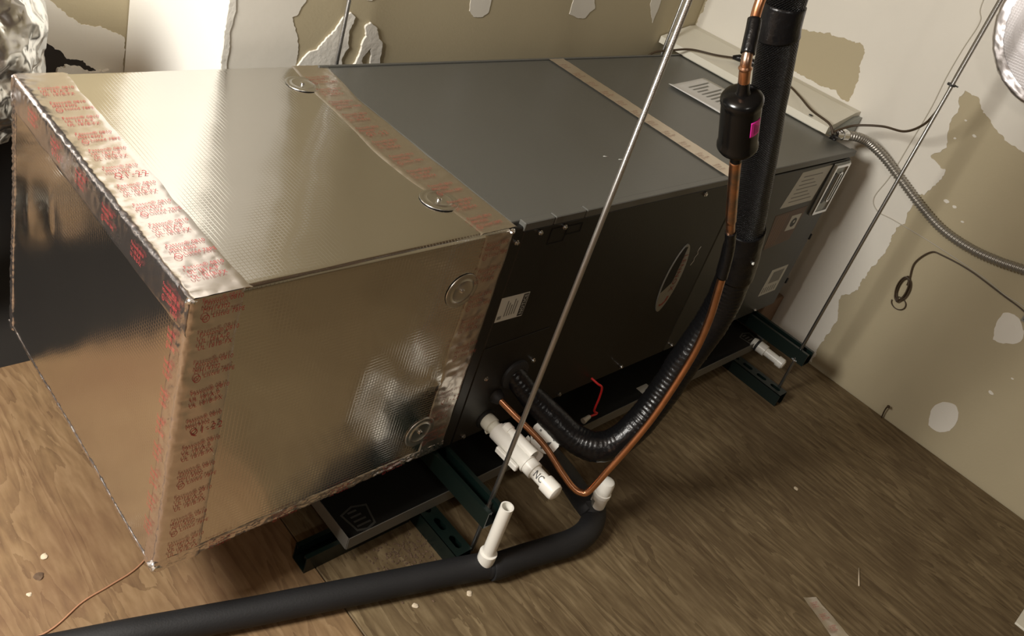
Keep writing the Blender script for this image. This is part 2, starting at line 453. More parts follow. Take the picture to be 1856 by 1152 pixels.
WB = [(-0.336,0.879),(-0.297,0.880),(-0.260,0.896),(-0.231,0.910),(-0.190,0.934),(-0.168,0.951),(-0.132,0.953),(-0.127,0.927),(-0.142,0.893),(-0.140,0.858),(-0.150,0.821),(-0.167,0.799),(-0.140,0.763),(-0.144,0.751),(-0.187,0.746),(-0.197,0.716),(-0.179,0.669),(-0.179,0.651),(-0.161,0.635),(-0.166,0.588),(-0.171,0.553),(-0.159,0.526),(-0.166,0.482),(-0.160,0.408),(-0.151,0.372),(-0.152,0.301),(-0.118,0.255),(-0.117,0.233),(-0.135,0.214),(-0.146,0.178),(-0.141,0.119),(-0.137,0.049),(-0.141,0.004)]
HOLE = [(0.433,0.912),(0.404,0.916),(0.355,0.919),(0.311,0.929),(0.289,0.942),(0.259,0.938),(0.215,0.945),(0.183,0.947),(0.166,0.924),(0.155,0.877),(0.143,0.821),(0.146,0.785),(0.167,0.785),(0.192,0.796),(0.258,0.792),(0.338,0.791),(0.379,0.790)]
on_right('joint_compound', [[(-0.9, 0.93), (-0.6, 0.90)] + WB + [(0.722, 0.004), (0.722, 1.9), (-0.9, 1.9)], HOLE], 0.0016, M['mud'], 0.006, 1.3)
sm = lambda L_: [q[:2] for q in spline([(*u, 0) for u in L_ + L_[:1]], 6)[:-1]]
on_right('joint_compound', [sm([(-0.519,0.064),(-0.502,0.116),(-0.514,0.152),(-0.548,0.167),(-0.571,0.133),(-0.572,0.090),(-0.549,0.065)])], 0.0015, M['mud'], 0.002, 4.1)
on_right('joint_compound', [sm([(-0.528,0.090),(-0.515,0.112),(-0.524,0.128),(-0.543,0.122),(-0.548,0.100)])], 0.0022, M['mud'], 0.002, 6.1)
on_right('joint_compound', [sm([(-0.528,0.396),(-0.510,0.450),(-0.517,0.484),(-0.546,0.487),(-0.577,0.462),(-0.581,0.427),(-0.550,0.399)])], 0.0015, M['mud'], 0.003, 5.7)
on_right('joint_compound', [ellipse(-0.546, 0.447, 0.013, 0.015, 12)], 0.0026, M['mud'], 0.001, 5.2)
for k, (yy, zz, s) in enumerate(((-0.236, 0.668, 0.008), (-0.263, 0.665, 0.006), (-0.30, 0.64, 0.005), (-0.21, 0.86, 0.006), (-0.60, 0.26, 0.007), (-0.62, 0.33, 0.004), (-0.17, 0.885, 0.004), (-0.17, 0.83, 0.004))):
    on_right('joint_compound', [ellipse(yy, zz, s, s * 0.6, 9)], 0.0014, M['mud'], 0.002, 8.0 + k)

# back wall
on_back('joint_compound', [[(XJ + 0.003, 0.0), (0.016, 0.55), (0.011,0.666),(0.008,0.699),(0.003,0.738),(-0.008,0.763),(-0.019,0.788),(-0.007,0.794),(-0.004,0.810),(0.012,0.831),(0.02, 1.1),(-0.01,1.4),(XJ + 0.003,1.5)]], 0.0016, M['mud'], 0.004, 2.2)
on_back('joint_compound', [[(-0.01,0.64),(0.011,0.676),(0.038,0.705),(0.057,0.714),(0.074,0.737),(0.099,0.770),(0.109,0.789),(0.125,0.802),(0.138,0.790),(0.131,0.757),(0.131,0.730),(0.137,0.717),(0.125,0.690),(0.140,0.64)]], 0.005, M['mud_thick'], 0.004, 3.3)
on_back('joint_compound', [[(0.155,0.64),(0.163,0.671),(0.171,0.703),(0.172,0.730),(0.177,0.744),(0.173,0.770),(0.184,0.777),(0.206,0.764),(0.216,0.743),(0.231,0.730),(0.235,0.702),(0.235,0.64),(0.214,0.64),(0.205,0.70),(0.196,0.716),(0.183,0.689),(0.195,0.64)]], 0.006, M['mud_thick'], 0.004, 4.4)
on_back('joint_compound', [[(0.14,0.86),(0.15,0.832),(0.175,0.828),(0.20,0.845),(0.21,0.88)]], 0.002, M['mud'], 0.003, 4.9)
on_back('joint_compound', [[(0.471,0.92),(0.471,0.851),(0.483,0.808),(0.501,0.794),(0.534,0.793),(0.549,0.807),(0.545,0.853),(0.54,0.92)]], 0.0016, M['mud'], 0.002, 5.5)
on_back('joint_compound', [[(0.856,0.92),(0.862,0.807),(0.901,0.794),(0.936,0.796),(0.948,0.813),(0.966,0.825),(0.938,0.865),(0.93,0.92)]], 0.0016, M['mud'], 0.002, 6.6)
on_back('joint_compound', [[(1.210,0.92),(1.225,0.84),(1.27,0.782),(1.275,0.84),(1.266,0.92)]], 0.0012, M['mud'], 0.003, 7.7)
# side of the jog: skim coat whitened with the left lamp's glare
plate('joint_compound', [[(-(YR - 0.003), 0.0), (-(YB - 0.0016), 0.0), (-(YB - 0.0016), 2.2), (-(YR - 0.003), 2.2)]], (XJ, 0, 0), -Y, Z, 0.0018, M['mud_lit'], wb)
plate('corner_bead', [[(u, v) for u, v in ((-0.006, 0.0), (0.006, 0.0), (0.007, 0.7), (0.004, 0.76), (0.008, 0.80), (0.005, 0.9), (0.006, 2.0), (-0.006, 2.0))]], (XJ - 0.0005, YB - 0.001, 0), X, Z, 0.003, M['mud_thick'], wb, 0.003, 0.006, 2.0)
# recess wall: skim coat over the lower part, torn opening as a flat shade-dark plate
on_back('joint_compound', [[(-0.168, 0.0), (-0.168, 0.545), (-0.230,0.571),(-0.268,0.575),(-0.305,0.601),(-0.329,0.621),(-0.350,0.64),(-0.366,0.63),(-0.366,0.0)]], 0.0016, M['mud'], 0.005, 9.9, wc, YR)
hole = on_back('torn_opening', [[(-0.368,0.545),(-0.352,0.538),(-0.325,0.515),(-0.300,0.496),(-0.262,0.482),(-0.23,0.455),(-0.26,0.40),(-0.368,0.40)]], 0.0028, M['hole_dark'], 0.006, 12.1, wc, YR); tag(hole, 'dark torn hole in the drywall')
on_back('loose_drywall_flap', [[(-0.322,0.470),(-0.300,0.480),(-0.285,0.476),(-0.24,0.460),(-0.20,0.462),(-0.20,0.43),(-0.33,0.43)]], 0.012, M['mud_thick'], 0.006, 13.1, wc, YR)

# ================================================================== DUCT PLENUM (foil-faced duct board box)
PX0, PX1, PY0, PY1, PZ0, PZ1 = -0.586, -0.0005, -0.005, 0.647, 0.186, 0.7145
plenum = thing('duct_plenum', 'large shiny foil-faced duct board box with red-printed tape at its edges', 'duct'); plenum.location = (0, 0, 0)

def axis_samples(a, b, r, n):
    e = [0, 0.16, 0.34, 0.55, 0.78, 1.0]
    return [a + r * t for t in e] + [a + r + (b - a - 2 * r) * i / n for i in range(1, n)] + [b - r * t for t in reversed(e)]

def foil_box(name, lo, hi, r, n, material, parent, disp):
    xs = [axis_samples(lo[i], hi[i], r, n) for i in range(3)]
    bm = bmesh.new()
    inner_lo = [lo[i] + r for i in range(3)]; inner_hi = [hi[i] - r for i in range(3)]
    def mapped(p):
        q = Vector([min(max(p[i], inner_lo[i]), inner_hi[i]) for i in range(3)])
        d = Vector(p) - q
        if d.length > 1e-9:
            # cube-to-round: normalise by max component, then round
            mx = max(abs(c) for c in d); q2 = q + d.normalized() * mx
            nn = d.normalized()
        else:
            q2 = q; nn = Vector((0, 0, 0))
        return q2 + nn * disp(q2, nn)
    for ax in range(3):
        u, v = [(1, 2), (2, 0), (0, 1)][ax]
        for side in (0, 1):
            grid = []
            for a in xs[u]:
                row = []
                for b in xs[v]:
                    p = [0, 0, 0]; p[ax] = hi[ax] if side else lo[ax]; p[u] = a; p[v] = b
                    row.append(bm.verts.new(mapped(p)))
                grid.append(row)
            for i in range(len(grid) - 1):
                for j in range(len(grid[0]) - 1):
                    f = (grid[i][j], grid[i + 1][j], grid[i + 1][j + 1], grid[i][j + 1])
                    bm.faces.new(f if side else tuple(reversed(f)))
    bmesh.ops.remove_doubles(bm, verts=list(bm.verts), dist=1e-5)
    return bm_obj(name, bm, material, parent, True)

def plenum_disp(p, nn):
    d = 0.0014 * noise.noise(p * 5.0) + 0.0007 * noise.noise(p * 14.0)
    if nn.y < -0.9:      # front face: dents and bulges near the joint, wrinkles low right
        g = lambda cx, cz, sx, sz: math.exp(-((p.x - cx) / sx) ** 2 - ((p.z - cz) / sz) ** 2)
        d += 0.005 * g(-0.070, 0.40, 0.045, 0.045) - 0.002 * g(-0.13, 0.48, 0.06, 0.05) + 0.0018 * g(-0.27, 0.46, 0.03, 0.09) + 0.0014 * g(-0.28, 0.62, 0.025, 0.05)
    if nn.y < -0.9: d += 0.0022 * (noise.noise(p * 95) + 0.5 * noise.noise(p * 190)) * math.exp(-((p.x + 0.055) / 0.045) ** 2 - ((p.z - 0.41) / 0.05) ** 2)
    if nn.x < -0.9:      # end face
        g = lambda cy, cz, sy, sz: math.exp(-((p.y - cy) / sy) ** 2 - ((p.z - cz) / sz) ** 2)
        d += 0.003 * g(0.45, 0.56, 0.03, 0.05) + 0.003 * g(0.56, 0.50, 0.02, 0.05)
    return d
shell = foil_box('foil_shell', (PX0, PY0, PZ0), (PX1, PY1, PZ1), 0.008, 70, M['foil'], plenum, plenum_disp)

def tape_wrap(name, a, b, dA, dB, wA, wB, nA, nB, material, crinkle=0.0018, r=0.010, label=None, wob=0.0):
    """Tape folded over the edge a-b: wA along dA on the face with normal nA, wB along dB on the face with normal nB."""
    a, b, dA, dB, nA, nB = map(Vector, (a, b, dA, dB, nA, nB))
    L = (b - a).length; n = int(L / 0.0035); ts = []
    for i in range(11): ts.append(('A', wA - (wA - r) * i / 10))
    for i in range(1, 7): ts.append(('R', i / 7))
    for i in range(11): ts.append(('B', r + (wB - r) * i / 10))
    V = []; lift = 0.0
    for i in range(n + 1):
        c = a + (b - a) * (i / n)
        for kind, t in ts:
            if kind == 'A': p = c + dA * (t + (wob * noise.noise(Vector((i * 0.07, 0, 3))) if t > wA * 0.9 else 0)) + nA * lift; nn = nA; e = math.exp(-((t - r) / 0.022) ** 2)
            elif kind == 'B': p = c + dB * (t + (wob * noise.noise(Vector((i * 0.07, 5, 3))) if t > wB * 0.9 else 0)) + nB * lift; nn = nB; e = math.exp(-((t - r) / 0.022) ** 2)
            else:
                ang = t * math.pi / 2; ctr = c + dA * r + dB * r
                nn = (nA * math.cos(ang) + nB * math.sin(ang)).normalized(); p = ctr + nn * (r + lift); e = 1.0
            p = p + nn * (plenum_disp(p, nn) + 0.0012)
            p = p + nn * crinkle * (e * 1.0 + 0.05) * (0.45 * noise.noise(p * 90) + 0.8 * noise.noise(p * 210) + 0.5 * noise.noise(p * 380))
            if (kind != 'R') and (t > (wA if kind == 'A' else wB) - 1e-6): p = p - nn * 0.0030
            V.append(p)
    m_ = len(ts); F = []
    fl_ = (b - a).cross(dA).dot(nA) < 0
    for i in range(n):
        for j in range(m_ - 1):
            q = (i * m_ + j, (i + 1) * m_ + j, (i + 1) * m_ + j + 1, i * m_ + j + 1)
            F.append(q)
    o = pydata(name, V, F, material, plenum, True)
    bm = bmesh.new(); bm.from_mesh(o.data)
    f0 = bm.faces[:][0] if False else None
    bm.normal_update(); bm.faces.ensure_lookup_table()
    if bm.faces[0].normal.dot(nA) < 0: bmesh.ops.reverse_faces(bm, faces=list(bm.faces))
    bm.to_mesh(o.data); bm.free()
    if label: o['label'] = label
    return o

tp_top = tape_wrap('foil_tape', (PX0, PY0, PZ1), (PX0, PY1, PZ1), X, -Z, 0.088, 0.062, Z, -X, M['tape_edge'], 0.0013, 0.007, 'crinkled red-printed foil tape over the top end edge', 0.004)
tp_ver = tape_wrap('foil_tape', (PX0, PY0, PZ1), (PX0, PY0, PZ0), X, Y, 0.078, 0.034, -Y, -X, M['tape_edge'], 0.0015, 0.007, 'crinkled red-printed foil tape down the near vertical edge', 0.003)
tp_bot = tape_wrap('foil_tape', (PX0, PY0, PZ0), (PX1 - 0.002, PY0, PZ0), Z, Y, 0.026, 0.03, -Y, -Z, M['tape_edge'], 0.0022, 0.009, 'narrow foil tape along the bottom edge', 0.004)
tp_bk = tape_wrap('foil_tape', (PX0, PY1, PZ1), (PX0, PY1, PZ0), X, -Y, 0.05, 0.022, Y, -X, M['tape_edge'], 0.003, 0.010, None, 0.003)
tp_bl = tape_wrap('foil_tape', (PX0, PY0, PZ0), (PX0, PY1, PZ0), X, Z, 0.03, 0.012, -Z, -X, M['tape_edge'], 0.0015, 0.009, None, 0.002)
# tape over the plenum / cabinet joint
def joint_tape(name, top):
    V, F = [], []; n, k = 130, 16
    for i in range(n + 1):
        t = i / n
        for j in range(k + 1):
            s = j / k
            if top:
                y = PY0 + 0.002 + (PY1 - PY0 - 0.006) * t
                x0 = -0.082 - 0.018 * math.exp(-((t - 0.4) / 0.25) ** 2) + 0.012 * max(0, t - 0.8) / 0.2 * 1.6
                x1 = 0.004 + 0.026 * max(0, t - 0.75) / 0.25 - 0.004 * noise.noise(Vector((t * 9, 1, 1)))
                p = Vector((x0 + (x1 - x0) * s, y, PZ1 + 0.0012)); p.z += max(plenum_disp(p, Z), 0.0); nn = Z
            else:
                z = PZ1 - 0.003 - (PZ1 - PZ0 - 0.008) * t
                x0 = -0.074 + 0.004 * math.sin(t * 9); x1 = -0.002 + 0.002 * noise.noise(Vector((t * 12, 4, 1)))
                x = x0 + (x1 - x0) * s
                g = lambda cx, cz, sx, sz: math.exp(-((x - cx) / sx) ** 2 - ((z - cz) / sz) ** 2)
                base = PY0 - 0.0012 - plenum_disp(Vector((x, PY0, z)), -Y)
                p = Vector((x, base, z)); nn = -Y
            cr = 0.0005 * noise.noise(p * 90) + 0.0012 * noise.noise(Vector((p.x * 60, (p.y + p.z) * 60, 3))) * math.exp(-((s - 0.72) / 0.16) ** 2)
            V.append(p + nn * (cr if 0 < j < k else -0.0030))
    for i in range(n):
        for j in range(k):
            q = (i * (k + 1) + j, i * (k + 1) + j + 1, (i + 1) * (k + 1) + j + 1, (i + 1) * (k + 1) + j)
            F.append(q if top else tuple(reversed(q)))
    return pydata(name, V, F, M['tape'], plenum, True)
tp_j = joint_tape('foil_tape', True); tp_j['label'] = 'red-printed foil tape across the top joint with the cabinet'
tp_jf = joint_tape('foil_tape', False); tp_jf['label'] = 'red-printed foil tape down the front joint with the cabinet'
# torn silver corner of the tape
def crumple_bit(name, c, s, parent, material, seed):
    bm = bmesh.new(); bmesh.ops.create_icosphere(bm, subdivisions=2, radius=s)
    for v in bm.verts:
        v.co *= 1 + 0.6 * noise.noise(v.co / s * 1.3 + Vector((seed, 0, 0))); v.co.z *= 0.6; v.co += Vector(c)
    return bm_obj(name, bm, material, parent)
crumple_bit('tape_tuft', (-0.012, -0.006, 0.711), 0.006, plenum, M['crumple'], 1.1)
crumple_bit('tape_tuft', (PX0 + 0.003, PY0 + 0.003, PZ1 - 0.004), 0.007, plenum, M['crumple'], 2.1)
crumple_bit('tape_tuft', (PX0 + 0.004, PY0 + 0.006, PZ0 + 0.012), 0.010, plenum, M['crumple'], 3.1)

# printed blocks
FS = 0.0106
K1 = text_mesh('Fasson\u00ae 0810\nUL 181A-P\nUL 181B-FX', FS, 1.12, 1.08)
K2 = join_meshes([(text_mesh('Fasson\u00ae 0810\nMH14302\n     Listed 78PE', FS, 1.12, 1.08), 0, 0), (text_mesh('UL', FS * 0.6, 1.0, 1), 0.003, -0.0252)])
def ring_mesh(cx, cy, r0, r1, n=16):
    V = [(cx + r * math.cos(2 * math.pi * i / n), cy + r * math.sin(2 * math.pi * i / n), 0) for r in (r0, r1) for i in range(n)]
    F = [(i, (i + 1) % n, n + (i + 1) % n, n + i) for i in range(n)]
    me = bpy.data.meshes.new('print'); me.from_pydata(V, [], [tuple(reversed(f)) for f in F]); me.update(); return me
K2 = join_meshes([(K2, 0, 0), (ring_mesh(0.0072, -0.0225, 0.0052, 0.0064), 0, 0)])
K3 = join_meshes([(text_mesh('Fasson\u00ae 0810\nMH14302', FS, 1.12, 1.08), 0, 0), (text_mesh('Q1-22', FS * 1.75, 1.4, 1), 0.010, -0.0270)])
def fit_width(me, w, h=0.0125):
    mx = max(v.co.x for v in me.vertices)
    for v in me.vertices: v.co.x *= w / mx
fit_width(K1, 0.056); fit_width(K2, 0.060); fit_width(K3, 0.056)
for me in (K1, K2, K3): me.materials.append(M['ink'])
seq = [K1, K2, K1, K2, K1, K3, K1, K2, K1, K2, K1, K2, K1]
ys = [0.0529 + 0.0531 * i for i in range(11)]
for i, y in enumerate(ys):
    place_mesh('printed_text', seq[i], (-0.566, y, PZ1 + 0.0030), X, Y, M['ink'], tp_top)
seqf = [K2, K1, K2, K1, K3, K1, K2, K1, K2, K1]
for i in range(10):
    place_mesh('printed_text', seqf[i], (-0.568, PY0 - 0.0034, 0.703 - 0.0517 * i), X, Z, M['ink'], tp_ver)
# fragments on the turned-over end sides
for i in range(6):
    place_mesh('printed_text', seq[(i + 1) % 6], (PX0 - 0.0036, 0.060 + 0.100 * i, PZ1 - 0.020), -Y * 0.7, Z * 0.8, M['ink'], tp_top)
for i in range(9):
    place_mesh('printed_text', seq[(i + 2) % 5], (PX0 - 0.0036, 0.034, 0.69 - 0.0517 * i), -Y * 0.4, Z, M['ink'], tp_ver)
JINK = mat('brown_red_ink', (0.30, 0.075, 0.055), 0.55)
KJ = {}
for me in (K1, K2, K3):
    c_ = me.copy(); c_.materials.clear(); c_.materials.append(JINK); KJ[me.name] = c_
seqj = [K2, K1, K2, K1, K2, K1, K3, K1, K2, K1, K2]
for i in range(11):
    x0 = -0.079 + (0.018 if i > 9 else 0.010 if i > 8 else 0.004 if i > 7 else 0) - (0.006 if 2 < i < 7 else 0)
    place_mesh('printed_text', KJ[seqj[i].name], (x0, 0.036 + 0.0545 * i, PZ1 + 0.0036), X, Y, M['ink'], tp_j)
for i in range(9):
    if 5 <= i <= 5: continue
    place_mesh('printed_text', KJ[seqj[i].name], (-0.068, PY0 - 0.0040 - (0.006 if i == 6 or i == 4 else 0), 0.69 - 0.0545 * i), X * 0.95, Z, M['ink'], tp_jf)
for i in range(4):
    place_mesh('printed_text', (K1, K2)[i % 2], (-0.50 + 0.115 * i, PY0 - 0.0055, 0.2075), X * 0.8, Z * 0.55, M['ink'], tp_bot)

# cap washers holding the board
def washer(c, nrm):
    n = Vector(nrm); c = Vector(c)
    w = lathe('cap_washer', c, c + n, [(0.0, 0.035), (0.0012, 0.0345), (0.0018, 0.031), (0.0010, 0.028), (0.0010, 0.0255), (0.0024, 0.022), (0.0012, 0.018), (0.0008, 0.010), (0.0010, 0.0)], M['washer'], plenum, 32)
    lathe('screw', c + n * 0.0006, c + n, [(0, 0.0046), (0.0025, 0.0044), (0.0036, 0.003), (0.0038, 0.0)], M['chrome'], w, 12)
washer((-0.083, 0.560, PZ1 + 0.001), Z); washer((-0.086, 0.108, PZ1 + 0.001), Z)
washer((-0.090, PY0 - 0.001, 0.603), -Y); washer((-0.082, PY0 - 0.001, 0.268), -Y)

# ================================================================== AIR HANDLER
AL, AD, AZ0, AZ1 = 1.352, 0.632, 0.180, 0.715
ah = thing('air_handler', 'long grey metal air handler cabinet lying on green struts', 'air handler')
box('cabinet_body', (0.0, 0.012, AZ0), (AL, AD, AZ1), M['cab'], ah, 0.003, 2)
box('coil_access_panel', (0.030, -0.001, AZ0 + 0.004), (0.762, 0.012, AZ1 - 0.016), M['cab_shaded'], ah, 0.002, 1)
box('side_flange', (0.0005, -0.002, AZ0), (0.028, 0.012, AZ1 - 0.006), M['cab_shaded'], ah, 0.002, 1)
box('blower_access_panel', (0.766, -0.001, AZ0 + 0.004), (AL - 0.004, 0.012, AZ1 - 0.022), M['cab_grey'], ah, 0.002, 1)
for x0, x1, zt in ((0.022, 0.099, 0.0), (0.102, 0.186, 0.0), (0.189, 0.760, 0.0), (0.764, AL, 0.001)):
    box('top_flange', (x0, -0.004, AZ1 - 0.0145), (x1, 0.0125, AZ1 + 0.0025 + zt), M['cab'], ah, 0.0015, 1)
box('back_flange', (0.0, AD, AZ1 - 0.04), (AL, AD + 0.006, AZ1 + 0.004), M['cab'], ah, 0.0015, 1)
box('drain_panel', (0.030, -0.0025, AZ0 + 0.004), (0.215, -0.001, 0.43), M['cab_shaded'], ah, 0.0006, 1)
def frame_outline(u0, v0, u1, v1, w, name, parent, material, th=0.0012, y=-0.001):
    plate(name, [rect(u0, v0, u1, v1), rect(u0 + w, v0 + w, u1 - w, v1 - w)], (0, y, 0), X, Z, th, material, parent)
frame_outline(0.105, 0.655, 0.150, 0.690, 0.0014, 'embossed_tab', ah, M['black'])
frame_outline(0.148, 0.668, 0.192, 0.688, 0.0014, 'embossed_tab', ah, M['black'])
for x, z in ((0.0707, 0.690), (0.1361, 0.690), (0.198, 0.3495), (0.064, 0.3477), (0.0562, 0.1937), (0.5762, 0.200), (0.79, 0.200), (0.6055, 0.690), (0.014, 0.68), (1.335, 0.685), (0.35, 0.196), (1.22, 0.196)):
    lathe('screw', (x, -0.002, z), (x, -1, z), [(0, 0.0055), (0.003, 0.0055), (0.0032, 0.004), (0.006, 0.0036), (0.0066, 0.0)], M['chrome'], ah, 10)
# tape strip across the top seam
def strip_tape():
    V, F = [], []; n, k = 90, 8
    for i in range(n + 1):
        t = i / n; y = -0.002 + (AD + 0.002) * t
        x0 = 0.690 + 0.03 * t; x1 = x0 + 0.058 + 0.003 * noise.noise(Vector((t * 7, 2, 2)))
        for j in range(k + 1):
            x = x0 + (x1 - x0) * j / k
            V.append((x, y, AZ1 + 0.0032 + 0.0006 * noise.noise(Vector((x * 80, y * 80, 0)))))
    for i in range(n):
        for j in range(k):
            F.append((i * (k + 1) + j, i * (k + 1) + j + 1, (i + 1) * (k + 1) + j + 1, (i + 1) * (k + 1) + j))
    return pydata('foil_tape', V, F, M['tape_flat'], ah, True)
st = strip_tape(); st['label'] = 'narrow red-printed foil tape across the cabinet top'
FAINT = mat('faint_red_ink', (0.30, 0.13, 0.09), 0.6)
K1b = K1.copy(); K1b.materials.clear(); K1b.materials.append(FAINT)
K2b = K2.copy(); K2b.materials.clear(); K2b.materials.append(FAINT)
for i in range(11):
    y = 0.05 + 0.054 * i
    place_mesh('printed_text', (K1b, K2b)[i % 2], (0.694 + 0.03 * y / AD, y, AZ1 + 0.0046), X * 0.52, Y * 0.8, FAINT, st)

# stickers on the front ("plates" on y = const facing -y)
def sticker(name, loops, mt, parent=ah, y=-0.001, th=0.0006): return plate(name, loops, (0, y, 0), X, Z, th, mt, parent)
nt_ = sticker('notice_sticker', [[(0.033, 0.4935), (0.107, 0.4905), (0.1075, 0.5475), (0.031, 0.5510)]], M['white_label'])
nt_['label'] = 'white sticker with black notice bar'
plate('sticker_bar', [rect(0.092, 0.493, 0.106, 0.546)], (0, -0.0016, 0), X, Z, 0.0003, M['dark_print'], nt_)
place_mesh('printed_text', text_mesh('NOTICE', 0.0125, 1.05), (0.1035, -0.0021, 0.497), Z, -X, M['white_label'], nt_)
for k in range(5):
    plate('print_line', [rect(0.052 + 0.0065 * k, 0.503, 0.055 + 0.0065 * k, 0.540 - 0.006 * (k % 3))], (0, -0.0016, 0), X, Z, 0.0002, M['grey_label'], nt_)
plate('print_line', [rect(0.036, 0.499, 0.046, 0.507)], (0, -0.0016, 0), X, Z, 0.0002, M['grey_label'], nt_)

# badge: long lens with a hand recess on one side and red lettering on the other
def lens_pts(cu, cv, a, b, tilt, n=36):
    pts = []
    for i in range(n):
        t = 2 * math.pi * i / n
        u = a * math.cos(t) * (0.72 + 0.28 * abs(math.cos(t))); v = b * math.sin(t)
        u += tilt * v
        pts.append((cu + u, cv + v))
    return pts
badge = sticker('badge', [lens_pts(0.634, 0.452, 0.034, 0.098, 0.0)], M['silver_logo'], ah, -0.001, 0.003); badge['label'] = 'lens-shaped silver badge with red letters'
def lens_half(v): c = math.sqrt(max(0, 1 - v * v)); return 0.034 * c * (0.72 + 0.28 * c)
vs = [0.93 - 1.28 * i_ / 18 for i_ in range(19)]
rc = [(0.634 - lens_half(v) * 0.93, 0.452 + 0.098 * v) for v in vs] + [(0.634 + 0.0035 * (1 if v > -0.2 else 0) - 0.030 * max(0, (-0.02 - v) / 0.33) ** 2, 0.452 + 0.098 * v) for v in reversed(vs[:-1])]
plate('hand_recess', [rc], (0, -0.004, 0), X, Z, 0.0004, M['black'], badge)
place_mesh('printed_text', text_mesh('LENNOX', 0.024, 1.15), (0.6385, -0.0048, 0.520), -Z, X, M['red_logo'], badge)
plate('emblem_swoosh', [[(0.652, 0.398), (0.650, 0.385), (0.640, 0.374), (0.626, 0.372), (0.622, 0.380), (0.632, 0.378), (0.641, 0.384), (0.645, 0.398)]], (0, -0.004, 0), X, Z, 0.0004, M['red_logo'], badge)
# scratch beside the badge
sc = spline([(0.705, 0, 0.528), (0.700, 0, 0.515), (0.706, 0, 0.507), (0.698, 0, 0.496), (0.702, 0, 0.487), (0.694, 0, 0.476)], 2)
tube('paint_scratch', [(p[0], -0.0012, p[2]) for p in sc], 0.0008, M['white_label'], ah, 5)
for x, y, l in ((0.42, 0.16, 0.012), (0.45, 0.14, 0.016)):
    tube('paint_scratch', [(x, y, AZ1 + 0.0005), (x + l, y - 0.004, AZ1 + 0.0005)], 0.0008, M['white_label'], ah, 5)

# blower door labels
lb = sticker('data_label', [[(1.043, 0.577), (1.219, 0.577), (1.240, 0.686), (1.072, 0.683)]], M['white_label']); lb['label'] = 'large off-white data label'
for k in range(7):
    plate('print_line', [rect(1.075 + 0.003 * k, 0.590 + 0.0125 * k, 1.20 - 0.02 * (k % 3), 0.593 + 0.0125 * k)], (0, -0.0016, 0), X, Z, 0.0002, M['grey_label'], lb)
bl = sticker('warning_label', [[(1.070, 0.440), (1.205, 0.450), (1.215, 0.560), (1.040, 0.555)]], M['brown_label']); bl['label'] = 'brown warning label with white picture square'
for k in range(5):
    plate('print_line', [rect(1.065 + 0.012 * k, 0.452, 1.069 + 0.012 * k, 0.55)], (0, -0.0016, 0), X, Z, 0.0002, M['brown_line'], bl)
pic = plate('picture_square', [rect(1.145, 0.488, 1.200, 0.538)], (0, -0.0016, 0), X, Z, 0.0003, M['white_label'], bl)
plate('picture_mark', [ellipse(1.1725, 0.513, 0.016, 0.015, 14), ellipse(1.175, 0.515, 0.006, 0.005, 10)], (0, -0.002, 0), X, Z, 0.0003, M['dark_print'], bl)
ql = sticker('energy_label', [[(1.199, 0.249), (1.298, 0.249), (1.300, 0.342), (1.205, 0.342)]], M['white_label']); ql['label'] = 'white sticker with grey block'
plate('print_block', [rect(1.222, 0.290, 1.285, 0.332)], (0, -0.0016, 0), X, Z, 0.0003, M['grey_label'], ql)
for k in range(6):
    plate('print_line', [rect(1.207 + 0.014 * k, 0.258, 1.213 + 0.014 * k, 0.278)], (0, -0.0016, 0), X, Z, 0.0002, M['grey_label'], ql)
# switch cover with a clear slotted door
sw = box('breaker_cover', (1.246, -0.008, 0.524), (1.338, 0.0, 0.690), M['galv'], ah, 0.003, 2)
plate('cover_rim', [rect(1.250, 0.528, 1.334, 0.686), rect(1.258, 0.536, 1.326, 0.678)], (0, -0.008, 0), X, Z, 0.004, M['chrome'], sw)
plate('cover_slot', [[(1.276 + 0.010 * math.cos(t), (0.572 if math.sin(t) < 0 else 0.650) + 0.010 * math.sin(t)) for t in [2 * math.pi * i / 20 for i in range(20)]]], (0, -0.008, 0), X, Z, 0.002, M['dark_print'], sw)
plate('cover_slot', [[(1.308 + 0.010 * math.cos(t), (0.572 if math.sin(t) < 0 else 0.650) + 0.010 * math.sin(t)) for t in [2 * math.pi * i / 20 for i in range(20)]], [(1.308 + 0.006 * math.cos(t), (0.574 if math.sin(t) < 0 else 0.648) + 0.006 * math.sin(t)) for t in [2 * math.pi * i / 20 for i in range(20)]]], (0, -0.008, 0), X, Z, 0.003, M['chrome'], sw)
for z in (0.26, 0.42, 0.60):
    box('end_clip', (AL - 0.002, -0.003, z), (AL + 0.006, 0.012, z + 0.018), M['black'], ah, 0.001, 1)
# rubber sleeve plates where the pipes leave the cabinet
lathe('pipe_grommet', (0.152, -0.0025, 0.327), (0.152, -1, 0.327), [(0, 0.036), (0.006, 0.035), (0.009, 0.030), (0.009, 0.0)], M['rubber'], ah, 24)
lathe('pipe_grommet', (0.117, -0.0025, 0.281), (0.117, -1, 0.281), [(0, 0.017), (0.012, 0.013), (0.018, 0.009), (0.018, 0.0)], M['rubber'], ah, 18)
lathe('pipe_grommet', (0.111, -0.0025, 0.219), (0.111, -1, 0.219), [(0, 0.024), (0.004, 0.022), (0.004, 0.0)], M['black'], ah, 18)

